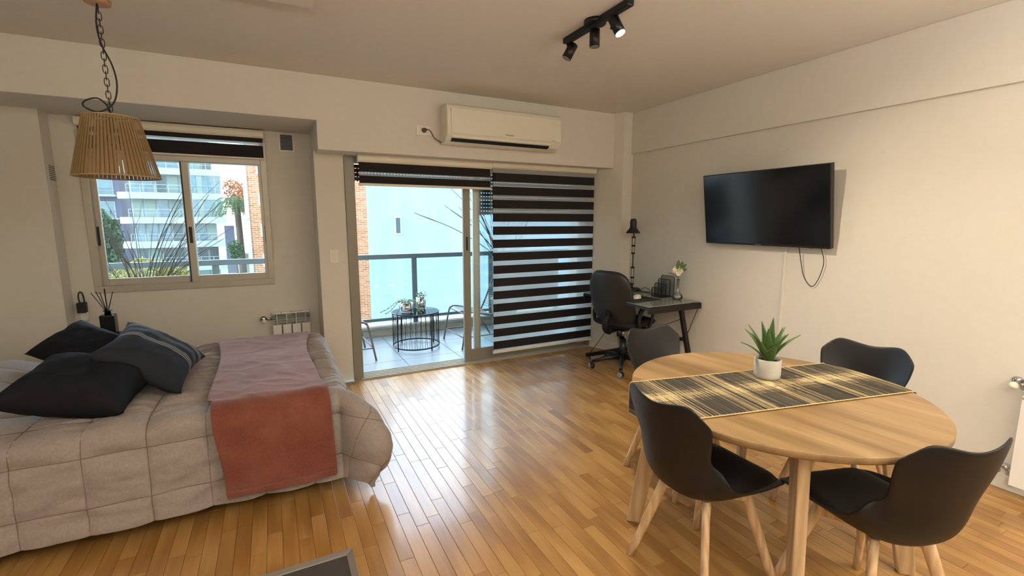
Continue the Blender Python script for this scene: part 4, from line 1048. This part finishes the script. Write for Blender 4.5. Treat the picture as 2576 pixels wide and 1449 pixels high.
for sg in (-1, 1):
    pts = [runner_pt(-RL / 2 - .125 + (RL + .125) * i / 150, sg * RW / 2) + Vector((0, 0, .002)) for i in range(151)]
    B().tube(pts, [.0022 + .0012 * (i % 2) for i in range(151)], 5).make('edge_cord', 'cord', ru)
pts = [runner_pt(-RL / 2 - .125, -RW / 2 + RW * i / 40) + Vector((0, 0, .001)) for i in range(41)]
B().tube(pts, [.0022 + .0012 * (i % 2) for i in range(41)], 5).make('edge_cord', 'cord', ru)
# plant on the table
M['pot'] = plain('pale_cement_pot', '#bdb9ae', .75, bumps=.2, bscale=90, var=.04)
po = thing('potted_aloe', 'small spiky green aloe in a pale cement pot on the runner', 'potted plant', (2.052, 1.335, ZTB + .006))
B().lathe([(.050, 0), (.056, .008), (.058, .02), (.058, .090), (.055, .094), (.051, .092), (.050, .075)], n=36, capt=True).make('pot', 'pot', po)
B().cyl((0, 0, .07), (0, 0, .080), .050, n=24).make('soil', plain('dark_soil', '#2a2018', .95, bumps=.5), po)
q = N('aloe_leaf'); v = q.coord('Object', (1, 1, 1)); wv = q.new('ShaderNodeTexWave', wave_type='BANDS', bands_direction='Z'); wv.inputs['Scale'].default_value = 42; wv.inputs['Distortion'].default_value = 3; q.link(v, wv.inputs['Vector'])
q.set(col=q.mix(q.math('MULTIPLY', wv.outputs['Fac'], .5), lin('#3f5f2e'), lin('#6f8a4c')), rough=.4); M['aloe'] = q.m
rg = random.Random(6)
for k in range(15):
    a = k * 2.4 + .3; tilt = .05 + .030 * k; ln = .205 - .003 * k + rg.uniform(-.02, .012); wd = .019 + rg.uniform(0, .005)
    out = Vector((cos(a), sin(a), 0)); sd = Vector((-sin(a), cos(a), 0))
    def lf(u, v, tilt=tilt, ln=ln, wd=wd, out=out, sd=sd):
        x = 2 * v - 1; th = tilt * (1 + .9 * u); c = out * (.012 + ln * u * sin(th)) + Vector((0, 0, .075 + ln * u * cos(th)))
        wdd = wd * (1 - u ** 1.6) ** .9 * (.8 + .6 * u * (1 - u) * 2)
        return c + sd * x * wdd + out * (x * x) * wdd * -.45
    solid(B().grid(lf, 12, 6).make('leaf', 'aloe', po), .0035, -1)
B().tube(bez([(-.03, -.035, .08), (-.05, -.03, .11), (-.045, -.02, .13)], 5), .0015, 5).make('dry_sprout', 'bark', po)

# ================================================================== dining chairs
M['shell'] = plain('black_chair_shell', '#08080a', .5, var=.05)
M['cush'] = plain('black_leatherette', '#111113', .5, var=.05)
PR = [ # t, y, z, halfwidth, curl-up, curl-forward
 (0.00, .235, .438, .165, .000, .0), (0.04, .232, .446, .195, .000, .0), (0.15, .180, .448, .215, .014, .0), (0.32, .03, .420, .232, .065, .0),
 (0.48, -.11, .410, .238, .110, .010), (0.58, -.195, .440, .230, .120, .050), (0.67, -.240, .510, .202, .085, .085), (0.76, -.262, .605, .180, .020, .075),
 (0.87, -.285, .715, .205, .0, .068), (0.95, -.303, .795, .212, .004, .066), (1.0, -.312, .825, .185, .004, .058)]
def interp(t, i):
    for k in range(len(PR) - 1):
        if t <= PR[k + 1][0] + 1e-9:
            a = PR[k]; b_ = PR[k + 1]; f_ = (t - a[0]) / (b_[0] - a[0])
            p0 = PR[max(k - 1, 0)][i]; p3 = PR[min(k + 2, len(PR) - 1)][i]
            m0 = (b_[i] - p0) / 2; m1 = (p3 - a[i]) / 2; f2_ = f_ * f_; f3 = f2_ * f_
            return (2 * f3 - 3 * f2_ + 1) * a[i] + (f3 - 2 * f2_ + f_) * m0 + (-2 * f3 + 3 * f2_) * b_[i] + (f3 - f2_) * m1
    return PR[-1][i]
def shell(u, v):
    t = u; s_ = 2 * v - 1
    y, z, w_, cu, cf_ = (interp(t, i) for i in range(1, 6))
    horn = .030 * ss(.85, 1.0, t) * (abs(s_) ** 1.6) * (1 - abs(s_) ** 7) * 1.6 - .030 * ss(.9, 1, t) * abs(s_) ** 6
    return Vector((s_ * w_, y + cf_ * abs(s_) ** 2.4, z + cu * abs(s_) ** 2.6 + horn))
def dining_chair(loc, rz, label):
    t = thing('dining_chair', label, 'chair', loc, rz, 'black tulip dining chairs around the table')
    sh_ = subsurf(solid(B().grid(shell, 30, 18).make('seat_shell', 'shell', t), .009, 0), 1)
    def cu(u, v):
        tt_ = .05 + .47 * u; s_ = (2 * v - 1); y, z, w_, c1, c2_ = (interp(tt_, i) for i in range(1, 6)); s2 = s_ * .84
        e = max(0, (1 - abs(2 * u - 1) ** 6) * (1 - abs(s_) ** 6)) ** .5
        return Vector((s2 * w_, y + c2_ * abs(s2) ** 2.4, z + c1 * abs(s2) ** 2.6 + .006 + .024 * e))
    subsurf(B().grid(cu, 16, 14).make('cushion', 'cush', t), 1)
    for sx_ in (-1, 1):
        for sy_ in (-1, 1):
            a = Vector((.10 * sx_, .105 * sy_ + .0, .418)); c = Vector((.205 * sx_, .205 * sy_ + .0, 0)); n_ = 8; b = B()
            q_ = (c - a).normalized(); r1 = Vector((sx_, sy_, 0)).normalized(); s1 = Vector((-r1.y, r1.x, 0)); rings = []
            for k in range(6):
                f_ = k / 5; cc = a.lerp(c, f_); wr = .026 * (1 - .25 * f_); ws = .016 * (1 - .12 * f_)
                rings.append([b.bm.verts.new(cc + r1 * cos(2 * pi * j / 12) * wr * (1 if cos(2 * pi * j / 12) > 0 else .8) + s1 * sin(2 * pi * j / 12) * ws) for j in range(12)])
            for k in range(5):
                for j in range(12): b.bm.faces.new((rings[k][j], rings[k][(j + 1) % 12], rings[k + 1][(j + 1) % 12], rings[k + 1][j])).smooth = True
            b.bm.faces.new(rings[0]); b.bm.faces.new(rings[-1][::-1]); b.make('leg', 'legwood', t)
    for an in (45, -45): bevel(B().box((-.165, -.014, .36), (.165, .014, .405), Matrix.Rotation(radians(an), 3, 'Z'), (0, 0, 0)).make('crossbar', 'legwood', t), .003)
    B().cyl((0, 0, .395), (0, 0, .42), .07, .09, 20).make('mount', 'shell', t)
    return t
dining_chair((1.555, 1.245, 0), radians(-91), 'black dining chair on the left side of the table, back towards the bed')
dining_chair((1.915, .80, 0), radians(-17), 'black dining chair nearest the camera on the right, back turned to us')
dining_chair((2.56, 1.25, 0), radians(97), 'black dining chair on the far right of the table, against the wall')
dining_chair((2.05, 1.85, 0), radians(178), 'black dining chair at the far left of the table, before the office chair')

# ================================================================== low framed mat at the bottom edge
fm = thing('framed_panel', 'dark grey panel in a silver frame at the bottom edge of the picture', 'panel', (-.10, 1.75, 0))
x0, x1, y0, y1 = -.55, .233, 1.30, 2.055; wfr = .030
def framebar(pa, pb, ia, ib):
    b = B(); c = fm.location
    vs = [b.bm.verts.new(Vector(p) - Vector((c.x, c.y, 0))) for p in ((*pa, .0), (*pb, .0), (*ib, .0), (*ia, .0), (*pa, .018), (*pb, .018), (*ib, .012), (*ia, .012))]
    for f_ in ((0, 1, 2, 3), (4, 7, 6, 5), (0, 4, 5, 1), (1, 5, 6, 2), (2, 6, 7, 3), (3, 7, 4, 0)): b.bm.faces.new([vs[i] for i in f_])
    return bevel(b.make('frame_bar', 'silver', fm), .002)
M['silver'] = plain('brushed_silver_frame', '#a9a59c', .35, .6)
i0, i1, j0, j1 = x0 + wfr, x1 - wfr, y0 + wfr, y1 - wfr
framebar((x0, y0), (x1, y0), (i0, j0), (i1, j0)); framebar((x1, y0), (x1, y1), (i1, j0), (i1, j1)); framebar((x1, y1), (x0, y1), (i1, j1), (i0, j1)); framebar((x0, y1), (x0, y0), (i0, j1), (i0, j0))
B().box((i0 + .1, j0 - 1.75, .0), (i1 + .1, j1 - 1.75, .008)).make('panel_field', plain('dark_grey_field', '#45413e', .8, bumps=.3, bscale=120), fm)
